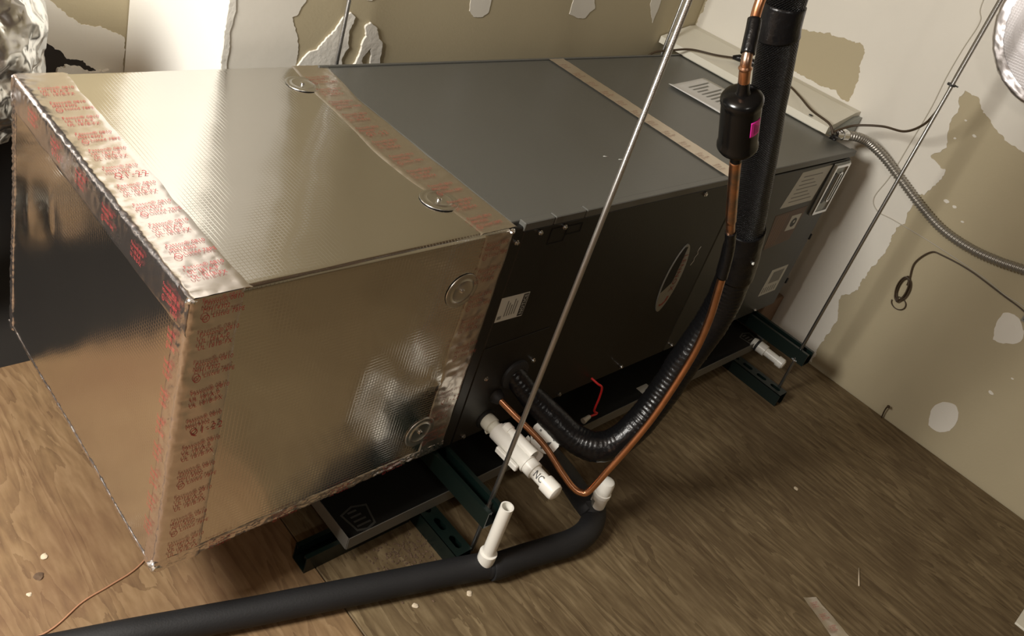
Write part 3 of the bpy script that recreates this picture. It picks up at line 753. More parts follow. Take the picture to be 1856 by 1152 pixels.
# instruction sheet on top of the cabinet
V, F = [], []
cor = [Vector((1.0228, 0.4418, 0)), Vector((1.2476, 0.4723, 0)), Vector((1.262, 0.285, 0)), Vector((1.0439, 0.2503, 0))]
n = 12
for i in range(n + 1):
    for j in range(n + 1):
        a, b = i / n, j / n
        p = cor[0] * (1 - a) * (1 - b) + cor[1] * a * (1 - b) + cor[2] * a * b + cor[3] * (1 - a) * b
        V.append((p.x, p.y, AZ1 + 0.0014 + 0.002 * (1 + noise.noise(p * 9)) + 0.006 * max(0, 0.15 - a) / 0.15 * (1 - b)))
for i in range(n):
    for j in range(n): F.append((i * (n + 1) + j, i * (n + 1) + j + 1, (i + 1) * (n + 1) + j + 1, (i + 1) * (n + 1) + j))
sheet = pydata('instruction_sheet', V, F, M['paper'], None, True)
md = sheet.modifiers.new('thick', 'SOLIDIFY'); md.thickness = 0.0006
tag(sheet, 'white printed paper sheet lying on the grey cabinet top', 'paper')
for k in range(9):
    t = 0.18 + 0.08 * k
    a = cor[0].lerp(cor[3], t); b = cor[1].lerp(cor[2], t); d = (b - a)
    p0 = a + d * 0.30; p1 = a + d * (0.88 - 0.14 * (k % 3))
    u = (p1 - p0).normalized(); w = Vector((-u.y, u.x, 0))
    plate('print_line', [rect(0, 0, (p1 - p0).length, 0.004)], (p0.x, p0.y, AZ1 + 0.0052), u, w, 0.0001, M['grey_label'], sheet)

# return box between cabinet end and wall (cream wrap, sloped top)
rb = thing('return_box', 'cream wrapped return box with sloped top between cabinet end and wall', 'duct')
def prism_y(name, prof, y0, y1, material, parent):
    k = len(prof); V = [(x, y0, z) for x, z in prof] + [(x, y1, z) for x, z in prof]
    F = [tuple(range(k)), tuple(reversed(range(k, 2 * k)))] + [(i, k + i, k + (i + 1) % k, (i + 1) % k) for i in range(k)]
    o = pydata(name, V, F, material, parent)
    bm = bmesh.new(); bm.from_mesh(o.data); bmesh.ops.recalc_face_normals(bm, faces=list(bm.faces)); bm.to_mesh(o.data); bm.free(); return o
prism_y('sloped_top', [(1.340, AZ1 + 0.0045), (XW - 0.004, AZ1 + 0.0045), (XW - 0.004, 0.778), (1.480, 0.776), (1.340, 0.741)], 0.095, YB - 0.004, M['ledge'], rb)
box('box_body', (AL + 0.008, 0.125, 0.2), (XW - 0.004, 0.64, AZ1 + 0.003), M['ledge'], rb, 0.004, 1)
prism_y('plastic_end', [(1.350, AZ1 + 0.006), (XW - 0.006, AZ1 + 0.006), (XW - 0.006, 0.765), (1.475, 0.765)], 0.083, 0.0945, M['galv'], rb)
lathe('screw', (1.345, 0.16, 0.745), (1.345, 0.16, 2), [(0, 0.006), (0.002, 0.006), (0.003, 0.0)], M['dark_print'], rb, 8)

# ================================================================== STRUTS, RODS, PAN
SW = 0.041
def strut_profile(h, open_up=True):
    t, lip = 0.0026, 0.0095
    p = [(-SW / 2, 0), (SW / 2, 0), (SW / 2, h), (SW / 2 - lip, h), (SW / 2 - lip, h - 0.007), (SW / 2 - lip + t, h - 0.007), (SW / 2 - lip + t, h - t), (SW / 2 - t, h - t), (SW / 2 - t, t),
         (-SW / 2 + t, t), (-SW / 2 + t, h - t), (-SW / 2 + lip - t, h - t), (-SW / 2 + lip - t, h - 0.007), (-SW / 2 + lip, h - 0.007), (-SW / 2 + lip, h), (-SW / 2, h)]
    return p if open_up else [(x, h - z) for x, z in reversed(p)]

def strut(name, a, b, z0, h, open_up, label, slots=()):
    """channel from a to b (x,y), bottom at z0"""
    a, b = Vector((*a, 0)), Vector((*b, 0)); d = (b - a).normalized(); s = Vector((-d.y, d.x, 0))
    root = thing(name, label, 'metal strut', 'green channel struts under the unit')
    prof = strut_profile(h, open_up); k = len(prof)
    V = [c + s * u + Z * (z0 + v) for c in (a, b) for u, v in prof]
    me_verts = V
    caps = tessellate_polygon([[Vector((u, v, 0)) for u, v in prof]])
    F = [tuple(t) for t in caps] + [tuple(i + k for i in reversed(t)) for t in caps] + [(i, (i + 1) % k, k + (i + 1) % k, k + i) for i in range(k)]
    if slots: F = [f for f in F if not (len(f) == 4 and all(abs(V[i].z - (z0 + h)) < 1e-6 for i in f) and (V[f[0]] - V[f[1]]).length > 0.03 or (len(f) == 4 and all(abs(V[i].z - (z0 + h - 0.0026)) < 1e-6 for i in f) and (V[f[0]] - V[f[1]]).length > 0.03))]
    o = pydata('channel', V, F, M['strut'], root)
    bm = bmesh.new(); bm.from_mesh(o.data); bmesh.ops.recalc_face_normals(bm, faces=list(bm.faces)); bm.to_mesh(o.data); bm.free()
    if slots:
        L = (b - a).length
        holes = []
        for c in slots:
            holes.append([(c + (0.009 if math.cos(t) > 0 else -0.009) + 0.0075 * math.cos(t), 0.0075 * math.sin(t)) for t in [2 * math.pi * (i + 0.5) / 16 for i in range(16)]])
        plate('slotted_web', [rect(0, -SW / 2, L, SW / 2)] + holes, a + Z * (z0 + h - 0.0026), d, s, 0.0026, M['strut'], root)
    return root
strut('strut_channel', (0.003, -0.1755), (0.003, 0.725), AZ0 - 0.0415, 0.041, True, 'dark green strut under the foil box joint, near end at the left rod')
strut('strut_channel', (1.236, -0.203), (1.236, 0.725), AZ0 - 0.0415, 0.041, True, 'dark green strut under the far cabinet end, near the right wall')
strut('strut_channel', (-0.012, -0.153), (-0.012, 0.70), 0.0, 0.0412, False, 'dark green slotted strut on the floor beside the black drain pipe', [0.03 + 0.05 * i for i in range(17)])
strut('strut_channel', (1.197, -0.203), (1.197, 0.70), 0.0, 0.0412, False, 'dark green strut on the floor below the white pan outlet', [0.03 + 0.05 * i for i in range(17)])
strut('strut_channel', (-0.288, 0.006), (-0.036, 0.006), 0.0, 0.0412, True, 'short dark green strut on the floor under the pan corner')

def rod(name, x, y, z0, z1, label, nuts):
    r = thing(name, label, 'threaded rod', 'hanger rods')
    tube('threaded_shaft', [(x, y, z0), (x, y, z1)], 0.0048, M['rod'], r, 12)
    for z in nuts:
        nt2 = lathe('hex_nut', (x, y, z), (x, y, z + 1), [(0, 0.0088), (0.007, 0.0088)], M['zinc'], r, 6)
        lathe('flat_washer', (x, y, z - 0.002), (x, y, z + 1), [(0, 0.012), (0.002, 0.012)], M['chrome'], r, 16)
    return r
rod('threaded_rod', 0.0175, -0.147, 0.027, ZC - 0.001, 'bright threaded rod hanging across the dark front panel', (0.1420,))
rod('threaded_rod', 1.223, -0.175, 0.027, ZC - 0.001, 'threaded rod in front of the right wall with brown cable tied to it', (0.1420,))
rod('threaded_rod', 0.082, 0.685, 0.15, ZC - 0.001, 'threaded rod behind the cabinet near the plaster smears', (0.19,))
rod('threaded_rod', 1.318, 0.685, 0.15, ZC - 0.001, 'threaded rod behind the far cabinet corner', (0.19,))

# drain pan
pan = thing('drain_pan', 'shallow grey metal drain pan under the air handler', 'drain pan')
DX0, DX1, DY0, DY1, DZ0, DZ1 = -0.2135, 1.375, -0.031, 0.66, 0.0415, 0.0715
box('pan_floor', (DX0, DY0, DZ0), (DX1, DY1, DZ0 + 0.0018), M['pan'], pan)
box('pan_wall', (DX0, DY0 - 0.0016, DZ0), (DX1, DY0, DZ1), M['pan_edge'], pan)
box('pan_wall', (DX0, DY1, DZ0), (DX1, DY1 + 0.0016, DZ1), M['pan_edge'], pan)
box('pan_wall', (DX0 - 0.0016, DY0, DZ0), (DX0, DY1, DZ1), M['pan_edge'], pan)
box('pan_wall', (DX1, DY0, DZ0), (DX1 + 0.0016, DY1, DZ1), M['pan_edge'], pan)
for (x, y, s) in ((-0.150, 0.020, 0.032), (1.33, 0.010, 0.03)):
    sh = [(x - s, y + s * 0.6), (x - s * 0.7, y - s * 0.9), (x, y - s * 1.1), (x + s * 0.7, y - s * 0.9), (x + s, y + s * 0.6), (x, y + s * 0.9)]
    sh2 = [(x + (u - x) * 0.86, y + (v - y) * 0.86) for u, v in sh]
    em = plate('stamped_emblem', [sh, sh2], (0, 0, DZ0 + 0.0018), X, Y, 0.0008, M['galv'], pan)
    for k in range(4):
        plate('emblem_mark', [rect(x - s * 0.5, y - s * 0.65 + k * s * 0.36, x + s * (0.5 - 0.12 * k), y - s * 0.52 + k * s * 0.36)], (0, 0, DZ0 + 0.0018), X, Y, 0.0006, M['galv'], em)
plate('pan_sticker', [[(0.755, -0.012), (0.80, -0.012), (0.80, 0.018), (0.755, 0.018)]], (0, 0, DZ0 + 0.002), X, Y, 0.0004, M['white_label'], pan)
plate('pan_sticker', [[(1.05, 0.006), (1.085, 0.006), (1.085, 0.03), (1.05, 0.03)]], (0, 0, DZ0 + 0.002), X, Y, 0.0004, M['white_label'], pan)
# pan outlet stub
ob = thing('pan_outlet', 'white plastic outlet stub with black gasket on the drain pan rim', 'pipe fitting')
A0 = Vector((1.290, -0.030, 0.066)); A1 = Vector((1.300, -0.140, 0.058)); ad = (A1 - A0).normalized()
lathe('adapter', A0 - ad * 0.010, A1, [(0, 0.014), (0.008, 0.0165), (0.014, 0.0165)], M['pvc'], ob, 20)
lathe('gasket', A0 + ad * 0.006, A1, [(0, 0.0205), (0.005, 0.0205)], M['rubber'], ob, 20)
lathe('socket', A0 + ad * 0.012, A1, [(0, 0.0180), (0.026, 0.0180), (0.027, 0.0135)], M['pvc'], ob, 20)
lathe('pipe', A0 + ad * 0.036, A1, [(0, 0.0134), (0.05, 0.0134)], M['pvc'], ob, 20)
lathe('cap', A0 + ad * 0.080, A1, [(0, 0.0135), (0.001, 0.0166), (0.020, 0.0166), (0.024, 0.012), (0.025, 0.0)], M['pvc'], ob, 20)
box('bracket_tab', (1.345, -0.075, 0.074), (1.375, -0.034, 0.078), M['galv'], ob, 0.001, 1)
# wood block by the wall under the far strut
blk = box('wood_block', (1.38, 0.03, 0.0), (1.50, 0.20, 0.15), M['cardboard'], None, 0.003, 1)
tag(blk, 'brown wood block on the floor behind the far strut', 'wood block')

# ================================================================== SUCTION LINE
sl = thing('suction_line', 'thick black wrapped refrigerant line curving up in front of the cabinet', 'pipe')
SP = [(0.152, 0.004, 0.3266, 0.0235), (0.170, -0.03, 0.300, 0.0250), (0.1988, -0.07, 0.2705, 0.0285), (0.2330, -0.135, 0.2380, 0.0300), (0.2600, -0.185, 0.2390, 0.0315),
      (0.2980, -0.212, 0.2720, 0.0310), (0.3480, -0.220, 0.3480, 0.0315), (0.3880, -0.220, 0.4531, 0.0325), (0.4180, -0.225, 0.5681, 0.0335), (0.400, -0.230, 0.660, 0.0330), (0.3615, -0.235, 0.747, 0.0325),
      (0.2972, -0.235, 0.8751, 0.0300), (0.234, -0.230, 1.0054, 0.0290), (0.1801, -0.220, 1.134, 0.0295), (0.1612, -0.21, 1.2066, 0.0295), (0.130, -0.20, 1.45, 0.0290), (0.12, -0.20, ZC - 0.001, 0.029)]
sp = spline(SP, 26)
def cut(p, f): return [q for q in p if f(q)]
low = [q for i, q in enumerate(sp) if i <= 26 * 9 + 10]
up = [q for i, q in enumerate(sp) if i >= 26 * 9 + 8]
def ripple_low(i, s, k, a, p):
    w = 0.018 * math.sin(s * 2 * math.pi / 0.0105 + 2.2 * noise.noise(p * 30)) * (0.35 + 0.65 * max(0, noise.noise(p * 12 + Vector((3, 1, 2))) + 0.35))
    return 1 + w + 0.035 * noise.noise(p * 26) + 0.018 * noise.noise(p * 70)
def dense(path4, step):
    P = [Vector(q[:3]) for q in path4]; R = [q[3] for q in path4]; out = [P[0]]; rr = [R[0]]; acc = 0
    for i in range(len(P) - 1):
        L = (P[i + 1] - P[i]).length; k = max(1, round(L / step))
        for j in range(1, k + 1):
            t = j / k; out.append(P[i].lerp(P[i + 1], t)); rr.append(R[i] + (R[i + 1] - R[i]) * t)
    return out, rr
lp, lr = dense(low, 0.0022)
lo_ = tube('lower_wrap', lp, lr, M['black_tape'], sl, 32, True, ripple_low); lo_['label'] = 'rippled black tape wrap'
upp, ur = dense(up, 0.006)
up_ = tube('upper_sleeve', upp, ur, M['sleeve'], sl, 32, True, lambda i, s, k, a, p: 1 + 0.03 * noise.noise(p * 22) + 0.012 * noise.noise(p * 60)); up_['label'] = 'woven black sleeve'
def band(i0, i1, extra, name, wob=0.02):
    p, r = dense(sp[i0:i1], 0.004)
    return tube(name, p, [x + extra for x in r], M['black_tape'], sl, 28, True, lambda i, s, k, a, q: 1 + wob * noise.noise(q * 35))
band(26 * 13 + 7, 26 * 13 + 26, 0.0022, 'tape_band'); band(26 * 9 + 6, 26 * 10 + 12, 0.0022, 'tape_band', 0.05)
zt = box('tie_end', (0, 0, 0), (0.012, 0.004, 0.004), M['white_label'], sl, 0.001, 1); zt.location = (0.352, -0.272, 0.735); zt.rotation_euler = (0.3, -0.2, 0.5)

# ================================================================== LIQUID LINE with filter drier
ll = thing('liquid_line', 'thin copper refrigerant line with black filter drier in front of the cabinet', 'pipe')
LP = [(0.117, -0.016, 0.281), (0.135, -0.055, 0.262), (0.1684, -0.12, 0.2271), (0.186, -0.175, 0.190), (0.196, -0.205, 0.1720), (0.206, -0.222, 0.1680), (0.216, -0.232, 0.1780), (0.2311, -0.243, 0.2402), (0.253, -0.255, 0.320), (0.2731, -0.264, 0.4059), (0.2859, -0.272, 0.5354), (0.268, -0.278, 0.630), (0.2344, -0.282, 0.7164), (0.1953, -0.284, 0.811), (0.150, -0.284, 0.878), (0.1095, -0.284, 0.9395), (0.076, -0.284, 0.992)]
lsp = spline(LP, 12)
t1, _ = dense([(*q, 0.005) for q in lsp[:12 * 13]], 0.004)
tube('copper_tube', t1, 0.0070, M['copper'], ll, 16)
t2, _ = dense([(*q, 0.005) for q in lsp[12 * 13 - 2:]], 0.004)
o = tube('brazed_tube', t2, [0.0086 if i > 26 else 0.0072 for i in range(len(t2))], M['copper_burnt'], ll, 16); o['label'] = 'heat-darkened copper stub'
D0 = Vector((0.0740, -0.284, 0.9960)); D1 = Vector((0.0060, -0.280, 1.1180)); dd = (D1 - D0).normalized(); DL = (D1 - D0).length
dr = lathe('filter_drier', D0, D1, [(-0.004, 0.0085), (0.012, 0.0085), (0.015, 0.012), (0.0175, 0.021), (0.021, 0.0262), (0.026, 0.0290), (0.031, 0.0290), (0.035, 0.0276), (0.044, 0.0276), (0.100, 0.0276), (0.103, 0.0276), (0.107, 0.0290), (0.112, 0.0290), (0.1165, 0.0262), (0.1195, 0.020), (0.1215, 0.0105), (0.125, 0.0085), (0.140, 0.0078)], M['black_enamel'], ll, 40)
dr['label'] = 'black enamel filter drier canister'
# pink label, curved onto the canister, on the side turned to the right of the camera
side = RIGHT - dd * RIGHT.dot(dd); side.normalize(); front = dd.cross(side).normalized()
if front.dot(FWD) > 0: front = -front
V, F = [], []
for i in range(13):
    ang = 0.34 + 0.66 * i / 12
    for j, t in enumerate((0.062, 0.064, 0.086, 0.088)):
        rr_ = 0.0281
        V.append(D0 + dd * t + (front * math.cos(ang) + side * math.sin(ang)) * rr_)
for i in range(12):
    for j in range(3): F.append((i * 4 + j, (i + 1) * 4 + j, (i + 1) * 4 + j + 1, i * 4 + j + 1))
pl = pydata('pink_label', V, F, M['pink'], dr, True); pl['label'] = 'bright pink label'
md = pl.modifiers.new('thick', 'SOLIDIFY'); md.thickness = 0.0004
V, F = [], []
for q in range(3):
    b0 = len(V)
    for i in range(8):
        ang = 0.55 + 0.12 * q + 0.035 * i / 7
        for t in (0.066, 0.0835 - 0.003 * q): V.append(D0 + dd * t + (front * math.cos(ang) + side * math.sin(ang)) * 0.0286)
    for i in range(7): F.append((b0 + 2 * i, b0 + 2 * i + 2, b0 + 2 * i + 3, b0 + 2 * i + 1))
pydata('label_print', V, F, M['dark_print'], dr)
E0 = D0 + dd * 0.138
UP = [tuple(E0), tuple(E0 + dd * 0.02), (-0.006, -0.276, 1.150), (0.006, -0.262, 1.180), (0.022, -0.246, 1.215), (0.04, -0.235, 1.30), (0.075, -0.22, 1.5), (0.085, -0.22, ZC - 0.001)]
usp = spline(UP, 10)
tp, _ = dense([(*q, 0.005) for q in usp[:31]], 0.003)
o = tube('brazed_tube', tp, [0.0078 if i < 12 else 0.0092 if i < 14 else 0.0074 for i in range(len(tp))], M['copper_burnt'], ll, 16); o['label'] = 'heat-darkened copper elbow above the drier'
tp, _ = dense([(*q, 0.005) for q in usp[29:]], 0.01)
tube('copper_tube', tp, 0.0068, M['copper'], ll, 14)
b1, _ = dense([(*q, 0) for q in lsp[12 * 12 + 4:12 * 13 + 8]], 0.004)
tube('tape_sleeve', b1, 0.0090, M['black_tape'], ll, 16)
b2, _ = dense([(*q, 0) for q in usp[22:36]], 0.004)
tube('tape_sleeve', b2, 0.0095, M['black_tape'], ll, 16)

# ================================================================== CONDENSATE TRAP (white PVC) and DRAIN LINE
tr = thing('condensate_trap', 'white plastic condensate fitting with end cap sticking out of the cabinet', 'pipe fitting')
B0 = Vector((0.111, -0.003, 0.2195)); B1 = Vector((0.115, -0.222, 0.2085)); bd = (B1 - B0).normalized()
o = lathe('adapter', B0, B1, [(0, 0.0165), (0.010, 0.0178), (0.022, 0.0178), (0.024, 0.0150), (0.044, 0.0150)], M['pvc_old'], tr, 24); o['label'] = 'cream threaded adapter'
crumple_bit('thread_tape', B0 + Vector((-0.004, -0.018, -0.017)), 0.007, tr, M['pvc_old'], 5.0)
side_b = bd.cross(Z).normalized()
if side_b.x > 0: side_b = -side_b
lathe('trap_body', B0 + bd * 0.034, B1, [(0, 0.0150), (0.002, 0.0195), (0.085, 0.0195), (0.087, 0.0205), (0.100, 0.0205), (0.102, 0.016)], M['pvc'], tr, 24)
upb = (Z - bd * Z.dot(bd)).normalized()
s0 = B0 + bd * 0.040 + upb * 0.016 + X * 0.010
lathe('side_port', s0, s0 + bd, [(0, 0.006), (0.006, 0.0125), (0.020, 0.0125), (0.021, 0.0105), (0.030, 0.0105), (0.031, 0.0130), (0.092, 0.0138), (0.092, 0.0105), (0.066, 0.0105), (0.066, 0.0)], M['pvc'], tr, 22, False)
box('side_clip', (0.083, -0.132, 0.200), (0.092, -0.070, 0.214), M['pvc'], tr, 0.002, 1)
lathe('reducer', B0 + bd * 0.132, B1, [(0, 0.0160), (0.002, 0.0185), (0.022, 0.0185), (0.023, 0.0150)], M['pvc'], tr, 24)
nc = lathe('pipe', B0 + bd * 0.150, B1, [(0, 0.0145), (0.046, 0.0145)], M['pvc'], tr, 24)
lathe('cap', B0 + bd * 0.184, B1, [(0, 0.0146), (0.001, 0.0182), (0.026, 0.0182), (0.031, 0.0165), (0.034, 0.011), (0.035, 0.0)], M['pvc'], tr, 24)
nrm = (-FWD - bd * (-FWD).dot(bd)).normalized(); uu = bd.copy(); vv = nrm.cross(uu)
place_mesh('printed_text', text_mesh('NC', 0.021, 1.0), B0 + bd * 0.160 + nrm * 0.0154 - vv * 0.006, uu * 0.75, vv, M['dark_print'], nc)
# float-switch card: white plastic plates with dark screw marks
fs = thing('float_switch', 'white plastic float switch plate with dark screws beside the condensate fitting', 'switch')
TN = Vector((-0.62, -0.45, 0.64)).normalized(); TU = Vector((0.45, -0.75, -0.2)); TU = (TU - TN * TU.dot(TN)).normalized(); TV = TN.cross(TU)
tc_ = Vector((0.2000, -0.101, 0.2080))
out = [(-0.030, -0.008), (-0.022, -0.021), (0.010, -0.025), (0.027, -0.019), (0.031, 0.004), (0.024, 0.020), (-0.002, 0.026), (-0.018, 0.022), (-0.030, 0.026), (-0.035, 0.012)]
plate('switch_plate', [out], tc_, TU, TV, 0.004, M['pvc'], fs)
for u, v, s in ((-0.018, 0.012, 0.0022), (-0.010, -0.004, 0.004), (0.016, 0.010, 0.0022), (0.020, -0.010, 0.0022), (0.002, -0.017, 0.0022), (-0.022, -0.010, 0.002)):
    plate('screw_mark', [ellipse(u, v, s, s, 12), ellipse(u, v, s * 0.4, s * 0.4, 8)] if s < 0.003 else [ellipse(u, v, s, s, 12)], tc_ + TN * 0.004, TU, TV, 0.0008, M['dark_print'], fs)
plate('arrow_mark', [[(0.006, -0.002), (0.014, 0.004), (0.012, -0.008)]], tc_ + TN * 0.004, TU, TV, 0.0006, M['dark_print'], fs)
tc2 = tc_ - TU * 0.010 - TV * 0.034 - TN * 0.006
plate('switch_plate', [[(u * 0.8, v * 0.9) for u, v in out]], tc2, TU, TV, 0.004, M['pvc'], fs)
for u, v, s in ((-0.012, 0.010, 0.004), (0.006, 0.002, 0.006), (0.014, -0.010, 0.003), (-0.010, -0.010, 0.0025)):
    plate('screw_mark', [ellipse(u, v, s, s, 12)], tc2 + TN * 0.004, TU, TV, 0.0008, M['dark_print'], fs)
# red wire stub hanging below the cabinet
rw = thing('red_wire', 'short red wire with white connector hanging below the dark panel', 'wire')
tube('wire', spline([(0.4596, -0.004, 0.205), (0.466, -0.022, 0.200), (0.478, -0.03, 0.190), (0.487, -0.03, 0.155), (0.490, -0.03, 0.112), (0.505, -0.032, 0.098), (0.470, -0.032, 0.100)], 6), 0.0028, M['wire_red'], rw, 8)
lathe('wire_connector', (0.478, -0.032, 0.100), (0.440, -0.034, 0.093), [(0, 0.003), (0.002, 0.005), (0.026, 0.0075), (0.027, 0.0)], M['white_label'], rw, 12)

dl = thing('drain_line', 'black foam-insulated drain pipe along the floor with white risers', 'pipe')
RZ = 0.0275
def wob(a): return lambda i, s, k, an, p: 1 + a * noise.noise(p * 14)
q = spline([(0.205, -0.090, 0.178, 0.022), (0.235, -0.112, 0.150, 0.0245), (0.280, -0.145, 0.098, 0.0255), (0.312, -0.178, 0.052, 0.0262), (0.318, -0.205, 0.040, 0.0265)], 8)
p, r = dense(q, 0.006); tube('insulation', p, r, M['rubber'], dl, 28, True, wob(0.04))
q = spline([(0.326, -0.196, 0.060, 0.0262), (0.316, -0.222, 0.034, 0.0270), (0.275, -0.240, 0.0280, 0.0272), (0.222, -0.242, RZ, 0.0268), (0.165, -0.230, RZ, 0.0262), (0.105, -0.217, RZ, 0.0255), (0.040, -0.205, RZ, 0.0262), (0.022, -0.200, RZ, 0.0255)], 8)
p, r = dense(q, 0.006); tube('insulation', p, r, M['rubber'], dl, 28, True, wob(0.03))
q = spline([(0.026, -0.196, RZ, 0.0262), (-0.03, -0.176, RZ, 0.0258), (-0.38, -0.064, RZ, 0.0252), (-0.63, 0.018, RZ, 0.0255), (-1.05, 0.150, RZ, 0.0255), (-1.6, 0.32, RZ, 0.0255)], 14)
p, r = dense(q, 0.01); tube('insulation', p, r, M['rubber'], dl, 28, True, wob(0.025))
# vent riser
vb = Vector((0.0085, -0.1910, 0.0)); vt = Vector((0.0165, -0.194, 0.0))
lathe('riser_socket', vb + Z * 0.044, vb + Z, [(0, 0.0165), (0.010, 0.0180), (0.028, 0.0180), (0.029, 0.0140)], M['pvc'], dl, 24)
o = lathe('vent_pipe', vb + Z * 0.066, vb + Z, [(0, 0.0133), (0.136, 0.0133), (0.136, 0.0105), (0.06, 0.0105), (0.06, 0.0)], M['pvc'], dl, 28, False); o['label'] = 'open white standpipe'
# cleanout riser
cb = Vector((0.3215, -0.2140, 0.0))
o = lathe('cleanout_pipe', cb + Z * 0.035, cb + Z, [(0, 0.0175), (0.055, 0.0175), (0.057, 0.0192), (0.066, 0.0192), (0.067, 0.0165), (0.072, 0.0165)], M['pvc'], dl, 28)
lathe('cleanout_cap', cb + Z * 0.100, cb + Z, [(0, 0.0150), (0.001, 0.0172), (0.028, 0.0172), (0.034, 0.0150), (0.037, 0.010), (0.038, 0.0)], M['pvc'], dl, 28)
sd = (-RIGHT * 0.75 - FWD * 0.66); sd.z = 0; sd.normalize(); st_ = Z.cross(sd)
V, F = [], []
for i in range(7):
    a = -0.35 + 0.5 * i / 6
    for z in (0.062, 0.082): V.append(cb + Z * z + (sd * math.cos(a) + st_ * math.sin(a)) * 0.0179)
for i in range(6): F.append((2 * i, 2 * i + 2, 2 * i + 3, 2 * i + 1))
pydata('pipe_sticker', V, F, M['grey_label'], dl)

# ================================================================== CONDUIT AND WIRES
cd = thing('flexible_conduit', 'ribbed metal flexible conduit running from the cabinet corner along the wall', 'conduit')
cp = spline([(1.372, 0.050, 0.736), (1.405, 0.030, 0.738), (1.445, 0.008, 0.728), (1.478, -0.040, 0.702), (1.492, -0.102, 0.668), (1.498, -0.199, 0.622), (1.499, -0.275, 0.597), (1.500, -0.358, 0.5905), (1.500, -0.430, 0.598), (1.500, -0.4934, 0.612), (1.500, -0.62, 0.64), (1.500, -0.8, 0.66)], 14)
p, _ = dense([(*c, 0) for c in cp], 0.00115)
tube('armour', p, 0.0125, M['conduit'], cd, 14, True, lambda i, s, k, a, q: 1 + 0.13 * math.sin(2 * math.pi * (s / 0.0086 + a / (2 * math.pi))))
lathe('connector', (1.330, 0.066, 0.7345), (1.385, 0.043, 0.7365), [(0, 0.010), (0.001, 0.015), (0.014, 0.015), (0.015, 0.0125), (0.024, 0.0125), (0.025, 0.0145), (0.044, 0.0145), (0.046, 0.012), (0.050, 0.0)], M['chrome'], cd, 18)
box('connector_clamp', (1.338, 0.048, 0.7465), (1.366, 0.066, 0.753), M['chrome'], cd, 0.002, 1)
crumple_bit('wire_nut_bundle', (1.322, 0.062, 0.728), 0.012, cd, M['black_tape'], 7.7)

tw = thing('thermostat_cable', 'brown cable looping from the cabinet corner up to the right rod', 'cable')
tube('cable', spline([(1.318, 0.068, 0.735), (1.325, 0.0682, 0.742), (1.345, 0.0562, 0.7584), (1.365, 0.0324, 0.7777), (1.375, -0.0263, 0.8041), (1.36, -0.0892, 0.8233), (1.32, -0.1352, 0.8719), (1.28, -0.158, 0.9289), (1.245, -0.170, 0.985), (1.2300, -0.170, 1.015), (1.2293, -0.170, 1.25), (1.2293, -0.170, 2.2)], 10), 0.0034, M['wire_brown'], tw, 8)
lathe('cable_tie', (1.2265, -0.172, 1.003), (1.2265, -0.172, 2), [(0, 0.0100), (0.005, 0.0100)], M['dark_print'], tw, 14)
box('tie_tail', (1.232, -0.186, 1.004), (1.236, -0.176, 1.007), M['dark_print'], tw)
tl = thing('splice_cable', 'thin brown cable with black taped splice lying across the cream return box', 'cable')
tube('cable', spline([(1.315, 0.066, 0.737), (1.318, 0.090, 0.757), (1.335, 0.160, 0.762), (1.39, 0.235, 0.766), (1.42, 0.30, 0.772), (1.43, 0.40, 0.775), (1.425, 0.46, 0.776), (1.37, 0.53, 0.762), (1.33, 0.595, 0.752), (1.28, 0.625, 0.738), (1.21, 0.645, 0.722), (1.18, 0.655, 0.69)], 10), 0.0034, M['wire_brown'], tl, 8)
o = tube('taped_splice', [(1.432, 0.40, 0.777), (1.4285, 0.43, 0.7785), (1.425, 0.455, 0.7785), (1.412, 0.478, 0.776), (1.40, 0.492, 0.772)], [0.006, 0.0115, 0.0130, 0.0110, 0.006], M['black_tape'], tl, 12); o['label'] = 'black taped splice'

wc2 = thing('wall_wire', 'dark brown wire with a small coil hanging on the tan wall', 'wire')
tube('wire', spline([(XW - 0.010, -0.62, 0.49), (XW - 0.005, -0.548, 0.512), (XW - 0.005, -0.488, 0.520), (XW - 0.006, -0.386, 0.533), (XW - 0.008, -0.304, 0.531), (XW - 0.008, -0.273, 0.521), (XW - 0.008, -0.252, 0.470), (XW - 0.008, -0.263, 0.419), (XW - 0.008, -0.266, 0.400)], 8), 0.0022, M['wire_brown'], wc2, 8)
for k in range(5):
    c = Vector((XW - 0.006 - 0.0018 * k, -0.262 + 0.003 * math.sin(k * 2.1), 0.385 - 0.004 * (k % 2)))
    a_, b_ = 0.013 + 0.0018 * (k % 3), 0.040 - 0.002 * (k % 3)
    tube('wire_loop', [c + Vector((0.002 * math.sin(t * 2 + k), a_ * math.cos(t) + 0.10 * b_ * math.sin(t), b_ * math.sin(t))) for t in [2 * math.pi * i / 28 for i in range(29)]], 0.0018, M['wire_brown'], wc2, 6, False)
c = Vector((XW - 0.006, -0.272, 0.338))
tube('wire_loop', [c + Vector((0, 0.021 * math.cos(t), 0.021 * math.sin(t) * 0.9)) for t in [0.6 + 5.6 * i / 26 for i in range(27)]], 0.0016, M['wire_brown'], wc2, 6)
pw = tube('painted_wire', spline([(XW - 0.0030, y, z) for y, z in ((-0.05, 1.40), (-0.055,1.180),(-0.075,1.127),(-0.071,1.047),(-0.070,0.965),(-0.075,0.877),(-0.073,0.762),(-0.070,0.653),(-0.060,0.575),(-0.088,0.545),(-0.139,0.546),(-0.263,0.545),(-0.417,0.535),(-0.488,0.523),(-0.536,0.522),(-0.62,0.51))], 8), 0.0014, M['wire_white'], None, 6)
tag(pw, 'thin pale wire running down and along the right wall', 'wire')
